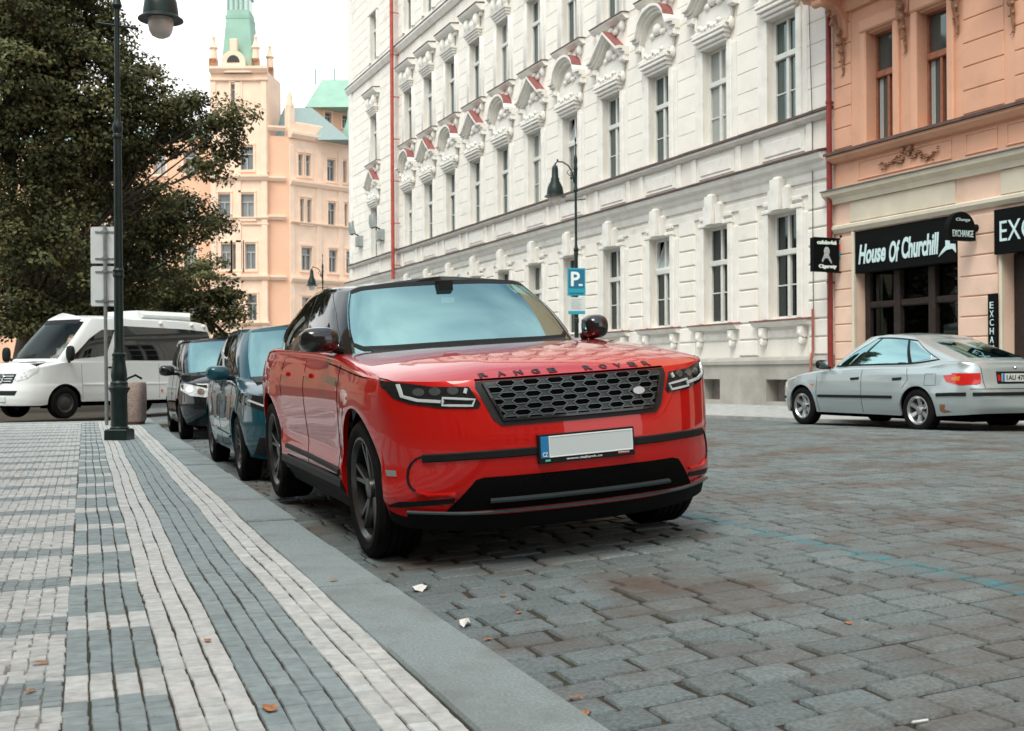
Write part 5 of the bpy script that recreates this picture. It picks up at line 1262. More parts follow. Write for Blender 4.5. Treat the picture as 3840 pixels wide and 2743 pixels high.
patch('grille', [(-.40, .62), (.40, .62), (.46, .30), (-.46, .30)], Ck.front, black_plastic, bk, off=.005)
o_ = plate_part('number_plate', [(-.26, .26, .28, .39, -.03, .012)], m_plate, bk, .79)
ribbon('wiper', [[(-.55, .995), (-.1, 1.01)]], .02, Ck.front, black_plastic, bk, off=.03)

# ---- silver hatchback on the other side
silv = paint('silver_paint', (0.46, 0.54, 0.555), 0.30, 0.5)
m_sideglass = glass_mat('side_glass', (0, 0, 0), 2.6, through=1, tintc=(0.15, 0.2, 0.2), glossc=(0.62, 1.0, 1.0), share=0.55)
sv, Cs = hatch('silver_hatchback', 'dusty silver five door hatchback parked across the street by the salmon house', silv, .86, .86, -3.62, 2.60, 1.435, .905, .71, .305, .345, -.38, -1.18, -2.35, -3.42, m_alloy, .200, 6, 'wide', roof_hw=.56, tailz=.99, glass=m_sideglass, glass_spans=((4.7, 7.15), (7.3, 8.85), (8.98, 9.75)), wsglass=m_dkglass, sill=.22)
SVY = FA
def sv_pose():
    p = at_depth(3005, 1592, 18.6); lat = Vector((math.cos(SVY), math.sin(SVY), 0))
    c = p + lat*.86; sv.location = (c.x, c.y, zr_xy(p.x, p.y)); 
    # the car points away from the viewer: its front wheel is the farther one
    s_, c_ = math.sin(SVY), math.cos(SVY); Fw = Vector((-s_, c_, 0)); Lf = Vector((-c_, -s_, 0)); sv.rotation_euler = Matrix((Fw, Lf, Vector((0, 0, 1)))).transposed().to_euler()
sv_pose()
for sg in (1, -1):
    sd_ = Cs.side(sg)
    tl = patch('tail_light', [(-3.08, .80), (-3.35, .82), (-3.50, .83), (-3.52, .68), (-3.35, .665), (-3.14, .71)], sd_, m_redlens, sv, off=.006, ds=.04)
    patch('tail_light', [(sg*a, z) for a, z in ((.80, .83), (.60, .82), (.585, .70), (.64, .67), (.80, .68))], Cs.rear, m_redlens, sv, off=.006, ds=.04)
    patch('indicator_lens', [(-3.22, .775), (-3.34, .79), (-3.33, .725), (-3.22, .735)], sd_, m_amber, tl, off=.009, ds=.04)
    ribbon('rub_strip', [[(-.42, .475), (-2.1, .485)], [(.52, .44), (.62, .44), (.75, .44)]], .045, sd_, black_plastic, sv, off=.004, h=.012)
    ribbon('rub_strip', [[(-2.98, .53), (-3.2, .54), (-3.42, .545)]], .05, sd_, black_plastic, sv, off=.004, h=.012)
    ribbon('door_gap', [[(-.38, .86), (-.38, .5), (-.42, .24)], [(-1.42, .88), (-1.44, .24)], [(-2.36, .9), (-2.42, .74)], [(-2.42, .74), (-2.32, .62)]], .009, sd_, void_black, sv, off=.001, h=.001)
    for x in (-1.28, -2.2): ribbon('door_handle', [[(x+.09, .745), (x-.09, .755)]], .04, sd_, black_plastic, sv, off=.004, h=.01)
    patch('indicator_lens', [(-.24, .665), (-.31, .665), (-.31, .635), (-.24, .635)], sd_, m_amber, sv, off=.005, ds=.03)
    ribbon('fuel_flap', [[(-2.75, .82), (-2.95, .82), (-2.95, .66), (-2.75, .66), (-2.75, .82)]], .006, sd_, void_black, sv, off=.001, h=.001)
    patch('headlight', [(sg*a, z) for a, z in ((.40, .66), (.78, .70), (.80, .60), (.42, .56))], Cs.front, m_headc, sv, off=.005)
    mirror_housing(sv, -.62, sg*.93, .97, sg, black_plastic, (.085, .10, .07), (-.6, sg*.76, .92))
ribbon('rub_strip', [[(-.70, .545), (0, .545), (.70, .545)]], .05, Cs.rear, black_plastic, sv, off=.004, h=.012)
ribbon('bumper_gap', [[(-.72, .615), (0, .615), (.72, .615)], [(-.56, .93), (-.545, .63)], [(.56, .93), (.545, .63)]], .010, Cs.rear, void_black, sv, off=.001, h=.001)
patch('plate_recess', [(-.34, .85), (.34, .85), (.34, .68), (-.34, .68)], Cs.rear, black_plastic, sv, off=.001, depth=.004)
ribbon('badge', [[(-.04, .90), (0, .915), (.04, .90), (0, .885), (-.04, .90)]], .01, Cs.rear, chrome, sv, off=.004)
p_, n_ = Cs.rear(0, .77); rp = plate_part('number_plate', [(-.26, .26, -.055, .055, 0, .012)], m_plate, sv, p_.x-.004, 0, .765, facing=-1)
plate_part('euro_band', [(-.258, -.215, -.054, .054, .012, .014)], m_euro, rp, 0).rotation_euler = (0, 0, 0)
plate_text('1AU 4780', .40, .07, 0, 0, black_plastic, rp, .014).location = (-.02, .0135, 0)
ribbon('plate_reflector', [[(.30, .80), (.30, .72)], [(-.30, .80), (-.30, .72)]], .04, Cs.rear, m_redlens, sv, off=.008, ds=.03)
# rust by the wheel arch
patch('rust_patch', [(-3.03, .40), (-3.12, .40), (-3.10, .33), (-3.22, .30), (-3.08, .28), (-3.02, .31)], Cs.side(1), M('rust', (0.22, 0.10, 0.06), 0.9, var=0.4, vs=30), sv, off=.002, depth=.003, ds=.03)

# ================================================================== white minibus
vw = paint('white_van_paint', (0.70, 0.74, 0.74), 0.35, coat=0.5)
van = thing('white_minibus', 'white passenger minibus with dark side windows crossing behind the pavement', 'minibus')
O = [(.99, 0), (.97, .32), (.90, .58), (.76, .78), (.55, .90), (.30, .955), (0, .965), (-.9, .965), (-2.0, .965), (-3.4, .965), (-4.15, .955), (-4.42, .90), (-4.5, .6), (-4.5, 0)]
ZT = [1.08, 1.08, 1.09, 1.10, 1.13, 1.17, 1.20, 1.22, 1.23, 1.23, 1.23, 1.23, 1.23, 1.23]
ZB = [.30]*4+[.30, .34, .36, .36, .36, .36, .38, .42, .44, .44]
pr = {'f': [(.2, .06), (.32, .01), (.45, 0), (.62, .02), (.75, .07), (.9, .11), (1.09, .17)], 's': [(.2, .05), (.4, .01), (.55, 0), (.72, .006), (.76, .016), (1.25, .03)], 'r': [(.2, .02), (.6, 0), (1.2, .02)]}
GB = [(.36, 0, 1.24), (.35, .3, 1.24), (.29, .55, 1.24), (.18, .74, 1.24), (.05, .86, 1.24), (-.15, .905, 1.24), (-.4, .925, 1.245), (-1.0, .93, 1.25), (-2.0, .93, 1.25), (-3.4, .93, 1.25), (-4.12, .92, 1.25), (-4.38, .86, 1.25), (-4.45, .58, 1.25), (-4.45, 0, 1.25)]
RF = [(-.62, 0, 2.26), (-.63, .28, 2.255), (-.66, .5, 2.24), (-.70, .66, 2.22), (-.78, .74, 2.205), (-.92, .765, 2.21), (-1.1, .775, 2.22), (-1.5, .78, 2.23), (-2.2, .78, 2.23), (-3.4, .78, 2.22), (-4.0, .77, 2.19), (-4.22, .72, 2.17), (-4.30, .5, 2.16), (-4.31, 0, 2.16)]
Cv = Car(O, ZT, ZB, pr, GB, RF, (0.0, -3.45), .42, .34, crown=.03, roofcrown=.10, lead=.03)
isW = lambda a, u: Cv.gb < a < Cv.rt-1 and u < 3.4
Cv.shell('body', vw, van, 0, Cv.gb, ang=50); Cv.shell('roof', vw, van, Cv.rt-1, Cv.m-1, ang=50)
Cv.shell('window_frame', vw, van, Cv.gb, Cv.rt-1, keep=lambda a, u: not isW(a, u), ang=50)
m_vanws = glass_mat('van_windscreen', (0, 0, 0), 1.35, through=1, tintc=(0.95, 0.97, 0.97), glossc=(0.5, 0.6, 0.6))
Cv.shell('windscreen', m_vanws, van, Cv.gb+1, Cv.rt-1, 0, 3.4)
for sg in (1, -1):
    gm = Cv.glassmap(sg)
    patch('side_window', [(4.75, .04), (6.6, .10), (7.0, .14), (7.0, .74), (6.3, .74), (5.6, .52)], gm, m_vanws if sg < 0 else m_dkglass, van, off=.006, ds=.15, depth=.006)
    patch('side_window', [(7.25, -.0+.03), (10.4, .03), (10.6, .20), (10.5, .80), (7.25, .84)], gm, m_dkglass, van, off=.006, ds=.15, depth=.006)
    sd_ = Cv.side(sg)
    ribbon('body_gap', [[(-.42, 1.2), (-.44, .4)], [(-1.32, 1.22), (-1.34, .4)], [(-2.55, 1.22), (-2.55, .4)], [(-3.9, 1.2), (-3.9, .45)]], .012, sd_, M('grey_gap', (0.2, 0.22, 0.22), 0.7) if 'grey_gap' not in bpy.data.materials else bpy.data.materials['grey_gap'], van, off=.001, h=.001)
    ribbon('side_moulding', [[(-.44, .74), (-3.0, .74)]], .03, sd_, vw, van, off=.002, h=.014)
    ribbon('door_handle', [[(-1.12, 1.12), (-1.26, 1.12)]], .04, sd_, black_plastic, van, off=.004, h=.012)
    for x in (-1.40, -2.62, -3.8): patch('marker_light', [(x+.03, .60), (x-.03, .60), (x-.03, .54), (x+.03, .54)], sd_, m_amber, van, off=.006, ds=.04, depth=.006)
    patch('headlight', [(sg*a, z) for a, z in ((.40, .86), (.50, .96), (.72, 1.07), (.84, 1.13), (.83, 1.02), (.70, .88), (.5, .82))], Cv.front, m_headc, van, off=.008, ds=.05)
    q = MB(); q.ball((.02, sg*1.16, 1.42), (.07, .11, .17), 14, 10, sq=.7); q.tube([(.0, sg*1.08, 1.32), (-.12, sg*.92, 1.25)], .035); q.build('wing_mirror', black_plastic, van, 50)
    for x in (1.6, 2.6, 3.5):
        p, n = Cv.glassmap(sg)(7.0+x*.9, .93); q = MB(); q.ball(p+n*.02, .05, 10, 6); q.build('roof_lamp', M('lamp_cream', (0.8, 0.7, 0.62), 0.4) if 'lamp_cream' not in bpy.data.materials else bpy.data.materials['lamp_cream'], van, 60)
patch('grille', [(-.42, .98), (.42, .98), (.36, .78), (-.36, .78)], Cv.front, black_plastic, van, off=.006)
ribbon('grille_bar', [[(-.38, .93), (.38, .93)], [(-.36, .875), (.36, .875)], [(-.34, .82), (.34, .82)]], .03, Cv.front, satin, van, off=.012, h=.012)
ribbon('star_badge', [[(.09*math.cos(a), .88+.09*math.sin(a)) for a in np.linspace(0, 2*math.pi, 20)], [(0, .88), (0, .965)], [(0, .88), (.075, .84)], [(0, .88), (-.075, .84)]], .014, Cv.front, chrome, van, off=.03, h=.012)
patch('bumper_slot', [(-.55, .62), (.55, .62), (.50, .52), (-.50, .52)], Cv.front, black_plastic, van, off=.004)
plate_part('number_plate', [(-.26, .26, .38, .49, -.02, .012)], m_plate, van, .985)
patch('windscreen_header', [(-.62, 2.10), (.62, 2.10), (.62, 2.20), (-.62, 2.20)], Cv.front, black_plastic, van, off=.004)
ribbon('vent', [[(-.62, 1.235), (-.2, 1.24)], [(.2, 1.24), (.62, 1.235)]], .035, Cv.front, black_plastic, van, off=.004)
q = MB(); q.bbox(-3.9, -2.3, 2.24, 2.47, -.6, .6, .1); q.build('roof_unit', vw, van)
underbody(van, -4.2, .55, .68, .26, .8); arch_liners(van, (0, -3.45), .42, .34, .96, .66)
q = MB(); q.box(-4.3, -.9, -.80, .80, .75, .8); q.box(-1.32, -1.28, -.8, .8, .8, 2.1); q.build('cabin_floor', void_black, van)
interior(van, .05, -.75, 1.22, .80, .42, rear=False)
m_steel = M('dark_steel_wheel', (0.035, 0.036, 0.036), 0.6, var=0.2)
for x in (0, -3.45):
    for sg in (1, -1): wheel(van, x, sg*.85, .34, .22, .20, sg, m_steel, 6, 'cover')
PHI = R(57)
def van_pose():
    p = at_depth(247, 1571, 25.0); Fw = Vector((-math.cos(PHI), -math.sin(PHI), 0)); Lf = Vector((-Fw.y, Fw.x, 0))     # left side (y>0) of the van
    c = p - (Lf*.96 if Lf.y < 0 else -Lf*.96); van.location = (c.x, c.y, p.z); van.rotation_euler = Matrix((Fw, Lf, Vector((0, 0, 1)))).transposed().to_euler()
    return 1 if Lf.y < 0 else -1
vside = van_pose()

# ---- the driver
def skinned(name, verts, edges, radii, m, parent=None, levels=2):
    me = bpy.data.meshes.new(name); me.from_pydata(verts, edges, []); o = bpy.data.objects.new(name, me); COL.objects.link(o)
    md = o.modifiers.new('s', 'SKIN'); me.skin_vertices[0].data[0].use_root = True
    for i, r in enumerate(radii): me.skin_vertices[0].data[i].radius = (r, r) if not isinstance(r, tuple) else r
    sb = o.modifiers.new('u', 'SUBSURF'); sb.levels = levels; sb.render_levels = levels
    dg = bpy.context.evaluated_depsgraph_get(); m2 = bpy.data.meshes.new_from_object(o.evaluated_get(dg)); bpy.data.objects.remove(o)
    m2.polygons.foreach_set('use_smooth', [True]*len(m2.polygons)); return link(name, m2, parent, m)
m_skin = M('skin', (0.50, 0.26, 0.17), 0.55, var=0.08, vs=20); m_shirt = M('dark_shirt', (0.02, 0.022, 0.026), 0.85, var=0.2, vs=20); m_hair = M('grey_brown_hair', (0.10, 0.075, 0.055), 0.8, var=0.3, vs=60)
drv = thing('person', 'minibus driver in a dark shirt with both hands at the steering wheel', 'person')
drv.location = van.matrix_world @ Vector((0, 0, 0)); drv.rotation_euler = van.rotation_euler; drv.location = van.location
yd = .42
V = [(-.62, yd, .98), (-.66, yd, 1.22), (-.64, yd, 1.42), (-.60, yd, 1.50), (-.56, yd, 1.58), (-.55, yd, 1.67), (-.53, yd, 1.75), (-.545, yd, 1.80)]
E_ = [(0, 1), (1, 2), (2, 3), (3, 4), (4, 5), (5, 6), (6, 7)]; Rr = [(.17, .14), (.165, .12), (.16, .11), (.075, .07), (.058, .058), (.085, .092), (.08, .092), (.055, .06)]
for sg in (1, -1):
    b0 = len(V); V += [(-.62, yd+sg*.19, 1.44), (-.50, yd+sg*.25, 1.20), (-.26, yd+sg*.19, 1.26), (-.19, yd+sg*.17, 1.31)]; E_ += [(2, b0), (b0, b0+1), (b0+1, b0+2), (b0+2, b0+3)]; Rr += [.07, .048, .034, .036]
    b0 = len(V); V += [(-.35, yd+sg*.13, .98), (-.12, yd+sg*.15, 1.0), (-.08, yd+sg*.14, .72)]; E_ += [(0, b0), (b0, b0+1), (b0+1, b0+2)]; Rr += [.085, .065, .05]
body = skinned('body', V, E_, Rr, m_skin, drv)
# clothing over the trunk and arms
V2 = V[:3]+[(-.62, yd, 1.475)]; E2 = [(0, 1), (1, 2), (2, 3)]; R2 = [(.185, .155), (.18, .135), (.175, .125), (.09, .085)]
for sg in (1, -1): b0 = len(V2); V2 += [(-.62, yd+sg*.19, 1.44), (-.50, yd+sg*.25, 1.20), (-.30, yd+sg*.20, 1.25)]; E2 += [(2, b0), (b0, b0+1), (b0+1, b0+2)]; R2 += [.082, .06, .046]
skinned('shirt', V2, E2, R2, m_shirt, drv)
q = MB(); q.ball((-.575, yd, 1.765), (.098, .094, .085), 16, 10); q.v = [p for p in q.v]; hb = q.build('hair', m_hair, drv, 60); hb.location.z = .012
q = MB(); q.ball((-.452, yd, 1.695), (.022, .014, .022), 8, 6)
for sg in (1, -1): q.ball((-.54, yd+sg*.098, 1.70), (.022, .01, .032), 8, 6)
q.build('face_features', m_skin, drv, 60)
q = MB()
for sg in (1, -1): q.ball((-.468, yd+sg*.034, 1.725), (.008, .014, .007), 8, 6)
q.box(-.468, -.46, yd-.022, yd+.022, 1.652, 1.657); q.build('eyes', void_black, drv)
q = MB()   # hands: palm, four bent fingers and a thumb round the wheel rim
for sg in (1, -1):
    hx_, hy, hz_ = -.185, yd+sg*.17, 1.325; q.ball((hx_, hy, hz_), (.045, .022, .04), 10, 8, sq=.85)
    for i in range(4):
        z = hz_+.03-.019*i; ln = (.9, 1.0, .95, .75)[i]; q.tube([(hx_+.03, hy-sg*.005, z), (hx_+.062*ln, hy-sg*.014, z+.004), (hx_+.07*ln, hy-sg*.036, z+.002), (hx_+.048, hy-sg*.05*ln, z)], [.0095, .009, .0085, .007], 7)
    q.tube([(hx_-.005, hy-sg*.012, hz_+.03), (hx_+.022, hy-sg*.03, hz_+.052), (hx_+.045, hy-sg*.042, hz_+.05)], [.011, .010, .008], 7)
q.build('hand', m_skin, drv, 60)

# ================================================================== street furniture
m_green = M('dark_green_cast_iron', (0.006, 0.018, 0.0165), 0.4, spec=0.35, var=0.25, vs=10)
m_globe = M('frosted_globe', (0.60, 0.55, 0.53), 0.35, var=0.12, vs=6, coat=0.3)
m_galv = M('galvanised_steel', (0.24, 0.255, 0.255), 0.5, metal=0.6, var=0.2, vs=8)
m_signback = M('sign_back', (0.60, 0.65, 0.645), 0.5, var=0.06, vs=3)
def street_lamp(loc, arm_dir, label, double=False):
    t = thing('street_lamp', label, 'street lamp', loc, 0, 'green cast iron street lamps')
    q = MB(); q.box(-.152, .152, -.152, .152, 0, .13); q.prism([(-.152, .131), (.152, .131), (.14, .146), (-.14, .146)], -.14, .14, 'x'); q.build('base', m_green, t)
    q = MB(); q.lathe([(.115, .145), (.125, .16), (.108, .18), (.104, .6), (.108, .62), (.125, .66), (.142, .685), (.142, .70), (.118, .715), (.11, .74), (.115, .76), (.095, .79), (.105, .86), (.10, .92), (.088, 1.0), (.078, 1.10), (.09, 1.13), (.09, 1.15), (.07, 1.17), (.06, 1.25), (.058, 2.17), (.075, 2.19), (.075, 2.21), (.066, 2.23), (.066, 2.25), (.075, 2.27), (.056, 2.30), (.05, 4.03), (.066, 4.05), (.066, 4.08), (.055, 4.1), (.07, 4.17), (.07, 4.2), (.048, 4.25), (.036, 4.32), (.034, 6.6)], n=20, cap=False); q.build('pole', m_green, t, 30)
    q = MB(); d = Vector((math.cos(arm_dir), math.sin(arm_dir), 0)); 
    q.tube([d*-.26+Vector((0, 0, 5.58)), d*.26+Vector((0, 0, 5.52))], .016, 8)
    for e in (-.26, .26): q.ball(d*e+Vector((0, 0, 5.55-.03*np.sign(e))), .022, 8, 6)
    q.build('ladder_bar', m_green, t)
    q = MB(); q.lathe([(.05, 5.78), (.068, 5.82), (.05, 5.88), (.036, 5.95), (.05, 6.35), (.06, 6.4), (.04, 6.5), (.055, 6.62), (.05, 6.7), (.018, 6.8), (.012, 7.15), (.03, 7.2), (.004, 7.3)], n=16)
    for s_ in ((1, -1) if double else (1,)):
        e = d*s_; P = [Vector((0, 0, 6.42))+e*.03] + [e*(.95*(1-math.cos(a))*.5/.5*.5 + .03)+Vector((0, 0, 6.42+.48*math.sin(a))) for a in np.linspace(.25, 2.5, 9)]
        P = [Vector((0, 0, 6.02))+e*.04, Vector((0, 0, 6.30))+e*.09, Vector((0, 0, 6.50))+e*.20, Vector((0, 0, 6.60))+e*.36, Vector((0, 0, 6.61))+e*.5, Vector((0, 0, 6.54))+e*.57]
        q.tube(P, .02, 8); q.tube([Vector((0, 0, 6.25))+e*.05, Vector((0, 0, 6.22))+e*.16, Vector((0, 0, 6.3))+e*.24, Vector((0, 0, 6.38))+e*.2], .012, 7); q.ball(Vector((0, 0, 6.16))+e*.12, .035, 8, 6); q.ball(Vector((0, 0, 6.65))+e*.5, .03, 8, 6)
    q.build('arm', m_green, t, 40)
    for s_ in ((1, -1) if double else (1,)):
        e = d*s_*.57; q = MB(); q.lathe([(.01, 6.57), (.02, 6.53), (.05, 6.50), (.075, 6.46), (.08, 6.43), (.088, 6.40), (.095, 6.18), (.12, 6.14), (.12, 6.08), (.21, 5.90), (.225, 5.80), (.232, 5.74), (.235, 5.70), (.295, 5.655), (.298, 5.64), (.23, 5.655), (.15, 5.66)], (e.x, e.y, 0), 28, cap=False); s1 = q.build('lamp_shade', m_green, t, 35)
        q = MB(); q.lathe([(.166, 5.70), (.168, 5.62), (.164, 5.56), (.150, 5.49), (.118, 5.435), (.06, 5.405), (.004, 5.40)], (e.x, e.y, 0), 28, cap=False); q.build('globe', m_globe, t, 60)
    return t
LP = at_depth(448, 1655, 15.37); street_lamp((LP.x, LP.y, 0), 0.0+.12, 'tall dark green lamp post with square foot on the pavement, nearest street lamp')
p = at_depth(2163, 1395, 31.6); zz = zr_xy(p.x, p.y)
street_lamp((p.x, p.y, .05), math.pi+.05, 'dark green lamp post carrying the blue parking sign before the cream house')
p2 = at_depth(1212, 1395, 60); street_lamp((p2.x, p2.y, -.2), math.pi, 'small distant lamp post in front of the peach tower house')
# parking sign on that post
ps = thing('parking_sign', 'blue square parking sign with white P fixed to the lamp post', 'sign', (p.x, p.y-.075, 0), .1)
m_blue = M('sign_blue', (0.012, 0.155, 0.26), 0.4); m_cyan = M('sign_cyan', (0.02, 0.33, 0.44), 0.4)
q = MB(); q.bbox(-.25, .25, 2.96, 3.72, -.01, .012, .01); o = q.build('panel', m_cyan, ps); o.rotation_euler = (0, 0, math.pi)
q = MB(); q.bbox(-.215, .215, 3.16, 3.68, .012, .016, .003); q.bbox(-.2, .2, 3.0, 3.05, .012, .016, .003); o = q.build('field', m_blue, ps); o.rotation_euler = (0, 0, math.pi)
letter('P', .4, 'lettering', white_paint, ps, (-.03, -.018, 3.42), (R(90), 0, 0), w_=.25, h=.40, bold=.01)
q = MB(); q.box(.06, .17, -.018, -.012, 3.23, 3.28); q.build('lettering', white_paint, ps)
ss_ = thing('supplementary_sign', 'small white notice with cyan foot under the parking sign', 'sign', (p.x, p.y-.075, 0), .1)
q = MB(); q.box(-.235, .235, -.012, .0, 2.45, 2.92); q.build('panel', m_signback, ss_)
q = MB(); q.box(-.235, .235, -.016, -.0125, 2.45, 2.54); q.build('stripe', m_cyan, ss_)
q = MB()
for i in range(6): q.box(-.16+.02*(i % 2), .15-.03*((i*2) % 3), -.016, -.0125, 2.85-.05*i, 2.865-.05*i)
q.build('lettering', M('faded_text', (0.35, 0.4, 0.4), 0.6), ss_)
# traffic signs seen from behind on a steel pole
sp = at_depth(400, 1588, 19.8)
t = thing('sign_pole', 'grey steel pole with sign backs just left of the nearest lamp post', 'pole', (sp.x, sp.y, 0), 0.05)
q = MB(); q.tube([(0, 0, 0), (-.015, 0, 3.45)], .031, 12); q.build('pole', m_galv, t, 40)
def sign_back(z0, z1, label):
    s_ = thing('traffic_sign', label, 'sign', (sp.x-.01, sp.y, 0), 0.05, 'traffic signs on the steel pole')
    q = MB(); pts = []; r = .04
    for cx_, cz_, a0 in ((.26-r, z1-r, 0), (-.26+r, z1-r, 1), (-.26+r, z0+r, 2), (.26-r, z0+r, 3)):
        pts += [(cx_+r*math.cos(a0*math.pi/2+a), cz_+r*math.sin(a0*math.pi/2+a)) for a in np.linspace(0, math.pi/2, 5)]
    q.prism(pts, .045, .06, 'y'); q.build('panel', m_signback, s_)
    q = MB(); h_ = z1-z0
    for z in (z0+h_*.14, z1-h_*.14): q.box(-.18, .18, .03, .045, z-.012, z+.012); q.box(-.045, .045, -.045, .03, z-.02, z+.02)
    q.box(-.262, .262, .04, .045, z0+.0, z0+.012); q.build('clamp', m_galv, s_)
sign_back(2.79, 3.43, 'upper pale sign back on the steel pole'); sign_back(2.05, 2.75, 'lower pale sign back on the steel pole')
# concrete litter bin
bp = at_depth(469, 1585, 19.9)
t = thing('litter_bin', 'brown exposed aggregate concrete litter bin behind the nearest lamp post', 'bin', (bp.x, bp.y+.2, 0), 0.1)
m_conc = M('aggregate_concrete', (0.40, 0.30, 0.26), 0.95, var=0.35, vs=45, bump=0.5, bs=90)
def sq_ring(r, z, n=32, e=.45): return [(r*math.copysign(abs(math.cos(a))**e, math.cos(a)), r*math.copysign(abs(math.sin(a))**e, math.sin(a)), z) for a in np.linspace(0, 2*math.pi, n, endpoint=False)]
def sq_stack(prof, m, name, par, ang=40):
    q = MB(); n = 32
    vs = [p for r, z in prof for p in sq_ring(r, z)]
    q.add(vs, [(k*n+i, k*n+(i+1) % n, (k+1)*n+(i+1) % n, (k+1)*n+i) for k in range(len(prof)-1) for i in range(n)] + [tuple(range(n))[::-1], tuple(range((len(prof)-1)*n, len(prof)*n))]); return q.build(name, m, par, ang)
sq_stack([(.25, .0), (.25, .05)], M('bin_foot', (0.10, 0.05, 0.03), 0.9), 'foot', t)
sq_stack([(.255, .05), (.275, .08), (.28, .5), (.275, .70), (.26, .735), (.22, .735), (.22, .60)], m_conc, 'shell', t)
q = MB(); q.tube([(.0, -.2, .73), (.02, -.2, .80), (.14, -.1, .86), (.22, 0, .80)], .02); q.build('lid_handle', black_plastic, t)
# ================================================================== trees
m_bark = M('bark', (0.055, 0.042, 0.033), 0.95, var=0.3, vs=8, bump=0.8, bs=18, stretch=(1, 1, .25))
def leaf_mat():
    m = M('oak_leaf', (0.088, 0.092, 0.039), 0.6, spec=0.2, attr='shade'); t = m.node_tree; b = t.nodes['Principled BSDF']
    tr = t.nodes.new('ShaderNodeBsdfTranslucent'); mx = t.nodes.new('ShaderNodeMixShader'); mx.inputs[0].default_value = 0.18
    c = b.inputs['Base Color'].links[0].from_socket; t.links.new(c, tr.inputs[0]); t.links.new(b.outputs[0], mx.inputs[1]); t.links.new(tr.outputs[0], mx.inputs[2]); t.links.new(mx.outputs[0], t.nodes['Material Output'].inputs[0]); return m
m_leafg = leaf_mat()
def crown_mesh(blobs, per_m3, leaf, seed, clump_r=0.42, per=58):
    """leaf quads in clumps; clumps fill ellipsoids, thinner inside"""
    g = np.random.default_rng(seed); P = []; S = []; Nr = []
    for c, r in blobs:
        c = np.array(c); r = np.array(r, float); k = max(6, int(per_m3*r[0]*r[1]*r[2]))
        d = g.normal(size=(k, 3)); d /= np.linalg.norm(d, axis=1)[:, None]; rad = g.uniform(0.35, 1, k)**0.5
        cc = c + d*r*rad[:, None]
        for q, dd in zip(cc, d):
            m_ = int(per*g.uniform(.6, 1.4)); e = g.normal(size=(m_, 3)); e /= np.linalg.norm(e, axis=1)[:, None]
            cr = clump_r*g.uniform(.65, 1.35); pp = q + e*cr*(g.uniform(0.15, 1, m_)**0.6)[:, None]*np.array([1.25, 1.25, .7])
            P.append(pp); S.append(np.full(m_, np.clip(g.normal(1.0, .34), .4, 1.9))*np.clip(g.normal(1, .14, m_), .6, 1.4)); Nr.append(e*.5+dd*.4+np.array([0, 0, .55])+g.normal(0, .45, (m_, 3)))
    P = np.concatenate(P); S = np.concatenate(S); N_ = np.concatenate(Nr); N_ /= np.linalg.norm(N_, axis=1)[:, None]; k = len(P)
    a = g.normal(size=(k, 3)); u = np.cross(N_, a); u /= np.linalg.norm(u, axis=1)[:, None]; v = np.cross(N_, u); L_ = leaf*g.uniform(.7, 1.35, k)[:, None]
    V = np.stack([P-u*L_*.5, P+v*L_*.32+N_*L_*.10, P+u*L_*.5, P-v*L_*.32+N_*L_*.10], 1).reshape(-1, 3)
    me = bpy.data.meshes.new('crown'); me.vertices.add(len(V)); me.vertices.foreach_set('co', V.ravel().astype(np.float32))
    me.loops.add(4*k); me.loops.foreach_set('vertex_index', np.arange(4*k, dtype=np.int32)); me.polygons.add(k); me.polygons.foreach_set('loop_start', np.arange(0, 4*k, 4, dtype=np.int32)); me.update(calc_edges=True)
    hue = g.normal(0.0, .10, k) + np.where(g.random(k) < .05, .35, 0); colr = np.stack([S*(1+hue), S, S*(1-hue*.5), np.ones(k)], 1)
    ca = me.color_attributes.new('shade', 'FLOAT_COLOR', 'POINT'); ca.data.foreach_set('color', np.repeat(colr, 4, 0).ravel().astype(np.float32)); return me
def tree(label, base, blobs_px, depth_j, seed, per_m3=19.0, leaf=0.125, per=105, lean=(0, 0), group='trees behind the minibus'):
    """blobs: photograph position (in 2273-px-wide view), radius there, distance"""
    t = thing('tree', label, 'tree', (base.x, base.y, base.z), 0, group); B = []
    for x, y, r, d in blobs_px:
        c = at_depth(x*1.6894, y*1.6894, d); rr = r*1.6894/F_PX*d; B.append((c-base, (rr, rr*1.15, rr*.85)))
    me = crown_mesh([(tuple(c), r) for c, r in B], per_m3, leaf, seed, per=per); link('crown', me, t, m_leafg)
    q = MB(); g = np.random.default_rng(seed+50); top = sum((c for c, r in B), Vector())/len(B); fork = Vector((top.x*.25, top.y*.25, max(2.2, top.z*.42)))
    q.tube([(0, 0, -.3), (0.02, 0, .4), fork*.5, fork], [.42, .33, .28, .24], 12)
    mids = []
    for i, (c, r) in enumerate(B):
        if i % 3 == 0 or not mids:
            mid = fork.lerp(c, .5)+Vector(g.normal(0, .3, 3)); mids.append(mid); q.tube([fork-Vector((0, 0, .2)), fork.lerp(mid, .5)+Vector(g.normal(0, .12, 3)), mid, mid.lerp(c, .4)+Vector(g.normal(0, .15, 3)), mid.lerp(c, .75)], [.12, .085, .055, .03, .012], 7)
        else:
            mid = min(mids, key=lambda m_: (m_-c).length); q.tube([mid, mid.lerp(c, .4)+Vector(g.normal(0, .2, 3)), mid.lerp(c, .8)], [.04, .025, .01], 6)
        for _ in range(2): q.tube([mid.lerp(c, .6), c+Vector(g.normal(0, .4, 3))*r[0]*.5, c+Vector(g.normal(0, 1, 3))*r[0]*.5], [.03, .02, .008], 5)
    q.build('trunk', m_bark, t, 60); return t
gz = -.34
bA = Vector((-14.6, 33.5, gz)); 
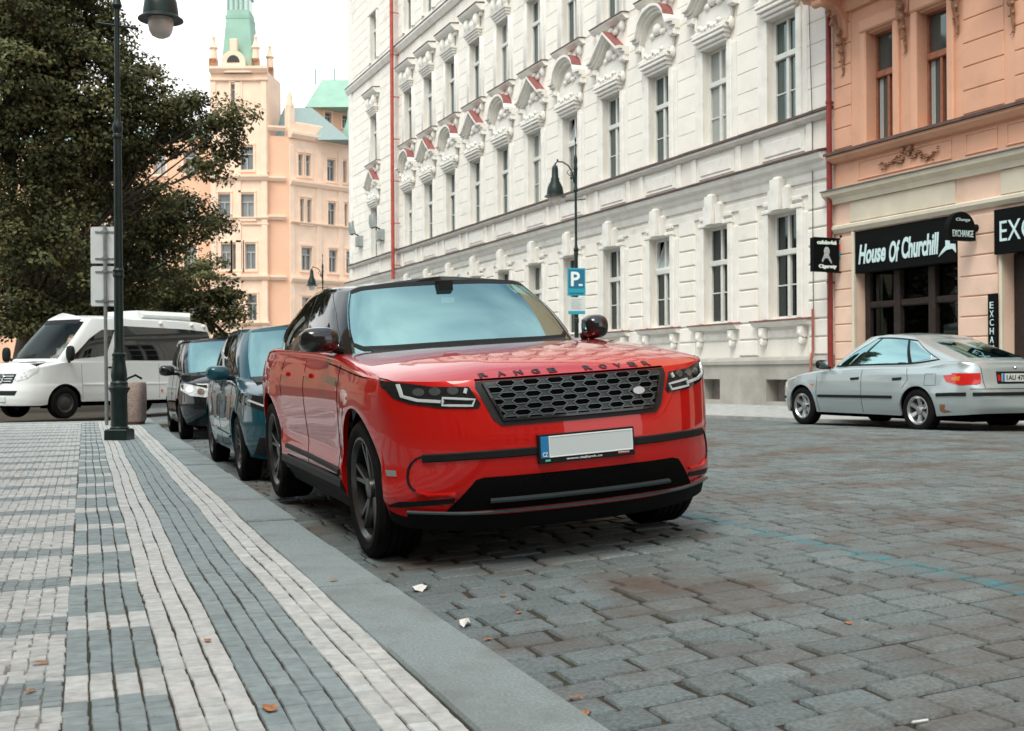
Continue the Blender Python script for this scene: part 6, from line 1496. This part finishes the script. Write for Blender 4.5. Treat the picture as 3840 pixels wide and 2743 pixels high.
tA = tree('large dark leafy tree whose crown fills the upper left behind the nearest lamp post', bA,
     [(40, 30, 130, 31), (150, 60, 110, 32.5), (235, 40, 70, 33.5), (60, 180, 140, 31), (190, 190, 120, 32), (285, 150, 70, 33.5), (340, 200, 75, 33.5), (415, 240, 62, 33), (478, 255, 50, 32.5), (525, 265, 36, 32), (490, 320, 42, 32.5), (465, 372, 36, 32.5), (370, 290, 62, 33.5), (250, 300, 100, 33), (100, 320, 120, 32), (320, 360, 48, 34), (20, 400, 90, 32), (190, 410, 80, 33), (250, 420, 60, 34), (-60, 200, 140, 32), (-40, -80, 160, 33), (120, -60, 130, 33), (20, 545, 75, 31), (95, 600, 65, 31.5), (10, 650, 60, 31.5), (70, 480, 75, 31), (150, 520, 60, 31.5), (60, 670, 50, 31.5), (180, 640, 60, 32), (140, 440, 70, 31.5), (300, 300, 60, 33), (385, 262, 52, 33), (430, 305, 42, 33), (345, 240, 55, 33), (300, 455, 55, 33.5), (355, 435, 48, 33.5), (60, 100, 110, 31.5), (130, 300, 100, 31.5), (220, 240, 90, 32), (60, 705, 42, 31), (10, 715, 40, 31), (112, 700, 38, 31.5), (85, 660, 50, 31.2)], 0, 11)
bB = Vector((-13.2, 39.0, gz))
tB = tree('dark tree with low hanging foliage above the minibus roof', bB,
     [(350, 470, 70, 38), (430, 475, 62, 38), (478, 505, 34, 38), (300, 520, 80, 38), (410, 540, 65, 38.5), (120, 560, 80, 39), (200, 540, 70, 39), (230, 620, 90, 39), (330, 610, 70, 39), (140, 640, 95, 39.5), (30, 600, 80, 39), (40, 670, 70, 39), (120, 690, 75, 39), (170, 600, 80, 38.5), (290, 690, 60, 39.5), (70, 540, 80, 39), (240, 690, 80, 39.5), (10, 500, 60, 38.5), (100, 480, 55, 38.5)], 0, 23)
bC = Vector((-10.6, 45.0, gz))
tree('smaller rounded tree right of the minibus before the peach house', bC,
     [(400, 630, 62, 44), (460, 625, 60, 44), (505, 640, 40, 44), (480, 690, 58, 44), (520, 700, 30, 44), (420, 700, 60, 44.5), (510, 745, 28, 44), (360, 690, 60, 45)], 0, 31, leaf=0.14)

bD = Vector((-21.5, 50.0, gz))
tree('shadowy tree filling the gap between the nearer crowns on the left', bD,
     [(60, 440, 90, 49), (160, 500, 90, 49), (260, 450, 80, 49), (330, 540, 80, 49), (40, 580, 90, 49), (150, 620, 100, 49), (270, 590, 90, 49), (370, 640, 75, 49), (90, 690, 80, 49), (220, 700, 90, 49), (330, 700, 70, 49)], 0, 41, per_m3=5.0, leaf=0.2)

# ================================================================== peach corner house with the tower
m_peach = M('peach_plaster', (0.82, 0.49, 0.33), 0.9, var=0.05, vs=.5); m_peachp = M('pale_peach_stucco', (0.86, 0.63, 0.48), 0.9, var=0.07, vs=1.2)
m_cop = M('green_copper', (0.25, 0.42, 0.34), 0.6, var=0.1, vs=.8); m_slate = M('blue_slate', (0.22, 0.30, 0.30), 0.6, var=0.12, vs=9)
m_wfar = glass_mat('far_window', (0.10, 0.13, 0.14), 1.9, rnd=0.35); m_wfr = M('far_frame', (0.42, 0.40, 0.38), 0.7)
D0 = 93.0
def X(px): return (px-1920)/F_PX*D0
def Zp(py, d=D0): return H+(Y0-py)/F_PX*d
bx = thing('tower_house', 'peach corner house with green copper tower roof and pinnacles', 'building', (0, 0, 0))
def far_face(name, pA, pB, z0, z1, wins, m, parent, frames=True, deep=.4, mull=2):
    """wall from plan point pA to pB (left to right seen from the street); wins in metres along it"""
    A, Bv = Vector((*pA, 0)), Vector((*pB, 0)); dr = (Bv-A); Ln = dr.length; dr.normalize(); nm = Vector((dr.y, -dr.x, 0))
    q = MB(); wall(q, 0, Ln, z0, z1, wins, 0, deep); 
    mtx = Matrix((dr, nm, Vector((0, 0, 1)))).transposed().to_4x4(); mtx.translation = A
    o = q.build(name, m, parent); o.matrix_local = mtx
    for a, b_, c, d in wins:
        f = MB(); w_ = b_-a; fr = .09
        f.box(a, a+fr, -.3, -.2, c, d); f.box(b_-fr, b_, -.3, -.2, c, d); f.box(a+fr, b_-fr, -.3, -.2, d-fr, d); f.box(a+fr, b_-fr, -.3, -.2, c, c+fr); f.box(a+fr, b_-fr, -.3, -.18, c+(d-c)*.66, c+(d-c)*.66+.1)
        for i in range(1, mull): m_ = a+w_*i/mull; f.box(m_-.045, m_+.045, -.3, -.19, c+fr, c+(d-c)*.66)
        fo_ = f.build('window', m_wfr, parent); fo_.matrix_local = mtx
        g_ = MB(); g_.box(a, b_, -.34, -.31, c, d); po__ = g_.build('pane', m_wfar, fo_)
        s_ = MB(); s_.box(a-.18, b_+.18, 0, .14, c-.2, c-.02); s_.box(a-.16, a-.002, 0, .07, c-.02, d+.14); s_.box(b_+.002, b_+.16, 0, .07, c-.02, d+.14); s_.box(a-.16, b_+.16, 0, .1, d+.14, d+.3); so_ = s_.build('window_surround', m_peachp, parent); so_.matrix_local = mtx
    return mtx
def far_band(name, mtx, Ln, z, h_, out_, m, parent, x0=0.0): q = MB(); q.prism([(0, z), (out_*.5, z), (out_, z+h_*.6), (out_, z+h_), (0, z+h_)], x0, Ln); o = q.build(name, m, parent); o.matrix_local = mtx; return o
xa, xb, xc = X(795), X(1008), X(1083)
yv = 93.0
def wz(py0, py1): return (Zp(py1), Zp(py0))
def W(px0, px1, py0, py1, o): return (X(px0)-o, X(px1)-o, Zp(py1), Zp(py0))
# tower front
wt = [W(905, 955, 545, 632, xa), W(906, 957, 723, 815, xa), W(822, 868, 723, 815, xa), W(922, 962, 910, 1005, xa), W(875, 911, 910, 1005, xa), W(832, 868, 910, 1005, xa), W(930, 965, 1102, 1198, xa), W(868, 902, 1102, 1198, xa), W(872, 908, 310, 376, xa)]
mt = far_face('tower_wall', (xa, yv), (xb, yv), -.3, Zp(262), wt, m_peachp, bx)
far_face('tower_wall', (xb, yv), (xb+.3, yv+4), Zp(640), Zp(262), [], m_peachp, bx)
far_face('tower_wall', (xa-.2, yv+4), (xa, yv), Zp(640), Zp(262), [], m_peachp, bx)
Lt = xb-xa
for py, h_, o_ in ((270, .5, .45), (300, .15, .2), (672, .45, .35), (818, .2, .2), (1045, .4, .35), (840, .12, .12), (1215, .3, .3)): far_band('cornice', mt, Lt+.1, Zp(py), h_, o_, m_peachp, bx)
for px in (800, 893, 990):
    q = MB(); a = X(px)-xa; q.bbox(a-.12, a+.34, 0, Zp(300), 0, .1, .02); o = q.build('pilaster', m_peachp, bx); o.matrix_local = mt
q = MB()   # gable moulding and lunette dormer
q.prism([(Lt*.25, Zp(270)), (Lt*.75, Zp(270)), (Lt*.5, Zp(240))], .0, .35, 'y'); o = q.build('gable', m_peachp, bx); o.matrix_local = mt
q = MB(); cx_ = X(883)-xa; R1 = .95; zc_ = Zp(228)
q.prism([(cx_+R1*math.cos(a), zc_+R1*math.sin(a)) for a in np.linspace(0, math.pi, 16)] + [(cx_-R1, zc_-.6), (cx_+R1, zc_-.6)], -.6, .12, 'y'); q.bbox(cx_-.3, cx_+.3, zc_+.9, zc_+1.9, -.3, .1, .06); o = q.build('dormer', m_peachp, bx); o.matrix_local = mt
q = MB(); q.prism([(cx_+.52*math.cos(a), zc_-.05+.6*math.sin(a)) for a in np.linspace(0, math.pi, 12)], .125, .15, 'y'); o = q.build('dormer_window', M('dark_lunette', (0.03, 0.03, 0.03), 0.4), bx); o.matrix_local = mt
def frustum(x0, x1, y0_, y1_, z0, X0, X1, Y0_, Y1_, z1, m, name, parent):
    q = MB(); vs = [(x0, y0_, z0), (x1, y0_, z0), (x1, y1_, z0), (x0, y1_, z0), (X0, Y0_, z1), (X1, Y0_, z1), (X1, Y1_, z1), (X0, Y1_, z1)]
    q.add(vs, [(0, 3, 2, 1), (4, 5, 6, 7), (0, 1, 5, 4), (1, 2, 6, 5), (2, 3, 7, 6), (3, 0, 4, 7)]); return q.build(name, m, parent)
frustum(X(830), X(952), yv+.5, yv+3.6, Zp(248), X(848), X(930), yv+1.0, yv+3.0, Zp(45, 95), m_cop, 'tower_roof', bx)
q = MB(); q.box(X(842), X(934), yv+.9, yv+3.1, Zp(50), Zp(38))
for px in (850, 870, 888, 906, 928): q.box(X(px)-.06, X(px)+.06, yv+1.0, yv+1.1, Zp(38), Zp(-40))
q.box(X(848), X(930), yv+1.1, yv+3.0, Zp(-40), Zp(-50)); q.build('lantern', m_cop, bx)
q = MB(); q.box(X(852), X(926), yv+1.15, yv+2.9, Zp(38), Zp(-40)); q.build('lantern_glass', M('lantern_glass', (0.55, 0.66, 0.64), 0.2), bx)
for px, dy in ((803, .2), (832, 3.3), (962, .2), (988, 3.0)):
    q = MB(); a = X(px); q.bbox(a-.32, a+.32, Zp(262), Zp(262)+1.1, -.0, .64, .05); q.lathe([(.22, 0), (.30, .1), (.26, .8), (.38, .95), (.3, 1.1), (.2, 1.3), (.12, 1.7), (.16, 1.8), (.02, 2.1)], (a, .32, Zp(262)+1.05), 10); o = q.build('pinnacle', m_peachp, bx, 40); o.location = (0, yv+dy-.1, 0)
# recessed strip and right-hand front
mb = far_face('side_strip', (xb-.25, yv+.3), (xc, yv+.8), -.3, Zp(500), [], m_peach, bx)
for py in (672, 1045, 818, 470+12): far_band('cornice', mb, xc-xb, Zp(py), .4, .3, m_peachp, bx)
cR = Vector((1, 1, 0)).normalized(); Lr = 7.6; Ar = (xc, yv+.8); Br = (xc+cR.x*Lr, yv+.8+cR.y*Lr)
def onC(px):                                        # distance along the receding front at picture column px
    k = (px-1920)/F_PX; return (k*Ar[1]-Ar[0])/(cR.x-k*cR.y)
def Wc(px0, px1, py0, py1): a, b_ = onC(px0), onC(px1); d = Ar[1]+cR.y*(a+b_)/2; return (a, b_, Zp(py1, d), Zp(py0, d))
wr_ = [Wc(1122, 1140, 575, 655), Wc(1150, 1170, 578, 657), Wc(1230, 1262, 595, 676), Wc(1128, 1144, 742, 832), Wc(1154, 1172, 745, 835), Wc(1233, 1263, 758, 842), Wc(1132, 1172, 925, 1010), Wc(1235, 1267, 935, 1018), Wc(1133, 1165, 1112, 1190)]
wr_ += [Wc(1290, 1303, 600, 682), Wc(1312, 1325, 602, 684), Wc(1294, 1307, 762, 846), Wc(1316, 1328, 764, 848), Wc(1300, 1328, 940, 1022)]
mc = far_face('right_wall', Ar, Br, -.3, Zp(505), wr_, m_peachp, bx, mull=2)
for py, h_, o_ in ((505, .5, .45), (682, .45, .35), (828, .2, .25), (1050, .4, .35)): far_band('cornice', mc, Lr, Zp(py), h_, o_, m_peachp, bx)
for px in (1098, 1200, 1280): q = MB(); a = onC(px); q.bbox(a-.25, a+.25, 0, Zp(530), 0, .08, .02); o = q.build('pilaster', m_peachp, bx); o.matrix_local = mc
q = MB(); q.bbox(.2, 3.9, Zp(500), Zp(440), -.6, .05, .06); o = q.build('parapet', m_peachp, bx); o.matrix_local = mc
q = MB(); q.bbox(-.1, .5, Zp(505), Zp(390), -.5, .1, .06); q.lathe([(.3, 0), (.36, .2), (.2, .6), (.24, .9), (.02, 1.6)], (.2, -.2, Zp(390)), 10); o = q.build('pinnacle', m_peachp, bx, 40); o.matrix_local = mc
frustum(xb-.3, xc+4.8, yv+2.2, yv+11, Zp(500), xb+.5, xc+1.2, yv+4.5, yv+9, Zp(405, 98), m_slate, 'slate_roof', bx)
q = MB(); q.lathe([(1.45, 0), (1.5, .2), (1.1, 1.0), (.85, 1.9), (.8, 2.6), (.45, 2.9), (.12, 3.1), (.06, 4.4), (.0, 5.0)], (X(1262)+.9, yv+6.5, Zp(520, 99)), 14); q.build('turret_roof', m_cop, bx, 40)
# left wing behind the trees
wl = []
for i in range(7):
    for py0, py1 in ((545, 632), (723, 815), (910, 1005), (1102, 1198)): wl.append((.9+2.6*i, 1.95+2.6*i, Zp(py1), Zp(py0)))
far_face('left_wing_wall', (xa-19, yv+3.5), (xa, yv+1.2), -.3, Zp(500), wl, m_peach, bx)
frustum(xa-19, xa, yv+3.6, yv+12, Zp(500), xa-17, xa-1, yv+6.5, yv+9, Zp(410), m_slate, 'slate_roof', bx)
# house with the copper mansard farther right
h2 = thing('copper_roof_house', 'distant orange house with a green copper mansard above the peach house', 'building')
D0 = 118.0; x0_, x1_ = X(1160), X(1420)
far_face('wall', (x0_, 118), (x1_, 124), -.3, Zp(395, 118), [(2+2.1*i, 2.8+2.1*i, Zp(455, 118), Zp(405, 118)) for i in range(3)], m_peach, h2)
frustum(x0_-.3, x1_, 118, 128, Zp(398, 118), x0_+1.0, x1_, 121, 126, Zp(314, 123), m_cop, 'mansard_roof', h2)
q = MB(); q.box(x0_+.8, x1_, 120.8, 121.0, Zp(320, 121), Zp(308, 121))
for px in (1172, 1245, 1318): q.tube([(X(px), 121, Zp(312, 121)), (X(px), 121, Zp(255, 121))], .09)
q.build('ridge_crest', m_cop, h2)
D0 = 93.0
# ================================================================== unseen houses added beside the street to darken what the car sides mirror
lh = thing('unseen_left_house', 'unseen ochre house row added along the pavement to darken the car side', 'building')
m_ochre = M('ochre_plaster', (0.33, 0.23, 0.16), 0.9, var=0.1, vs=1.0)
P0 = nl2xy(np.array(-6.5), np.array(-40.0)); 
wl = [(1.2+2.8*i, 2.3+2.8*i, z, z+2.1) for i in range(19) for z in (1.0, 5.0, 9.0, 13.0)]
q = MB(); Ln = 55.0; wall(q, 0, Ln, -.3, 15.5, wl, 0, .25); dr = Vector((KD[0], KD[1], 0)); nm = Vector((KN[0], KN[1], 0)); mtx = Matrix((dr, nm, Vector((0, 0, 1)))).transposed().to_4x4(); mtx.translation = Vector((P0[0], P0[1], 0))
q.add([(Ln, 0, -.3), (Ln, -12, -.3), (Ln, -12, 15.5), (Ln, 0, 15.5)], [(0, 1, 2, 3)]); q.add([(0, 0, 15.5), (Ln, 0, 15.5), (Ln, -12, 15.5), (0, -12, 15.5)], [(0, 1, 2, 3)])
o = q.build('wall', m_ochre, lh); o.matrix_local = mtx
q = MB()
for a, b_, c, d in wl: q.box(a, b_, -.24, -.2, c, d)
o = q.build('window', m_pane, lh); o.matrix_local = mtx

eh = thing('unseen_end_house', 'unseen grey brown house added far behind the viewer for the car paint to mirror', 'building')  # added out of view so car fronts mirror a house instead of sky
Pe = nl2xy(np.array(-17.0), np.array(-42.0)); mtx2 = Matrix((Vector((KN[0], KN[1], 0)), Vector((KD[0], KD[1], 0)), Vector((0, 0, 1)))).transposed().to_4x4(); mtx2.translation = Vector((Pe[0], Pe[1], 0))
wl = [(1.2+2.9*i, 2.4+2.9*i, z, z+2.2) for i in range(12) for z in (1.0, 5.2, 9.4, 13.6)]
q = MB(); wall(q, 0, 36, -.3, 18, wl, 0, .25); o = q.build('wall', M('grey_brown_plaster', (0.36, 0.31, 0.27), 0.9, var=0.1, vs=1.0), eh); o.matrix_local = mtx2
q = MB()
for a, b_, c, d in wl: q.box(a, b_, -.24, -.2, c, d)
o = q.build('window', m_pane, eh); o.matrix_local = mtx2

# trees of the square continuing to the left, outside the frame (mirrored in the car sides)
for i, (src, dx, dy, lb) in enumerate(((tA, -12.5, -2.0, 'leafy tree of the square, first one left of the frame'), (tB, -17.0, -6.0, 'leafy tree of the square, second one left of the frame'), (tA, -25.0, -3.0, 'leafy tree of the square, farthest one left of the frame'))):
    o = dup(src, lb); o.location.x += dx; o.location.y += dy
fh = thing('unseen_square_house', 'unseen brown house row added left of the frame to block reflected low sky', 'building')  # added to hide low sky from the car sides; kept low for the panes
mtx3 = Matrix.Translation((-80, 58, 0)); wl = [(1.2+2.9*i, 2.4+2.9*i, z, z+2.2) for i in range(17) for z in (1.0, 5.2, 9.4, 13.6)]
q = MB(); wall(q, 0, 51, -.3, 11, [w_ for w_ in wl if w_[3] < 11], 0, -.25); o = q.build('wall', m_ochre, fh); o.matrix_local = mtx3
q = MB()
for a, b_, c, d in wl:
    if d < 11: q.box(a, b_, .2, .24, c, d)
o = q.build('window', m_pane, fh); o.matrix_local = mtx3
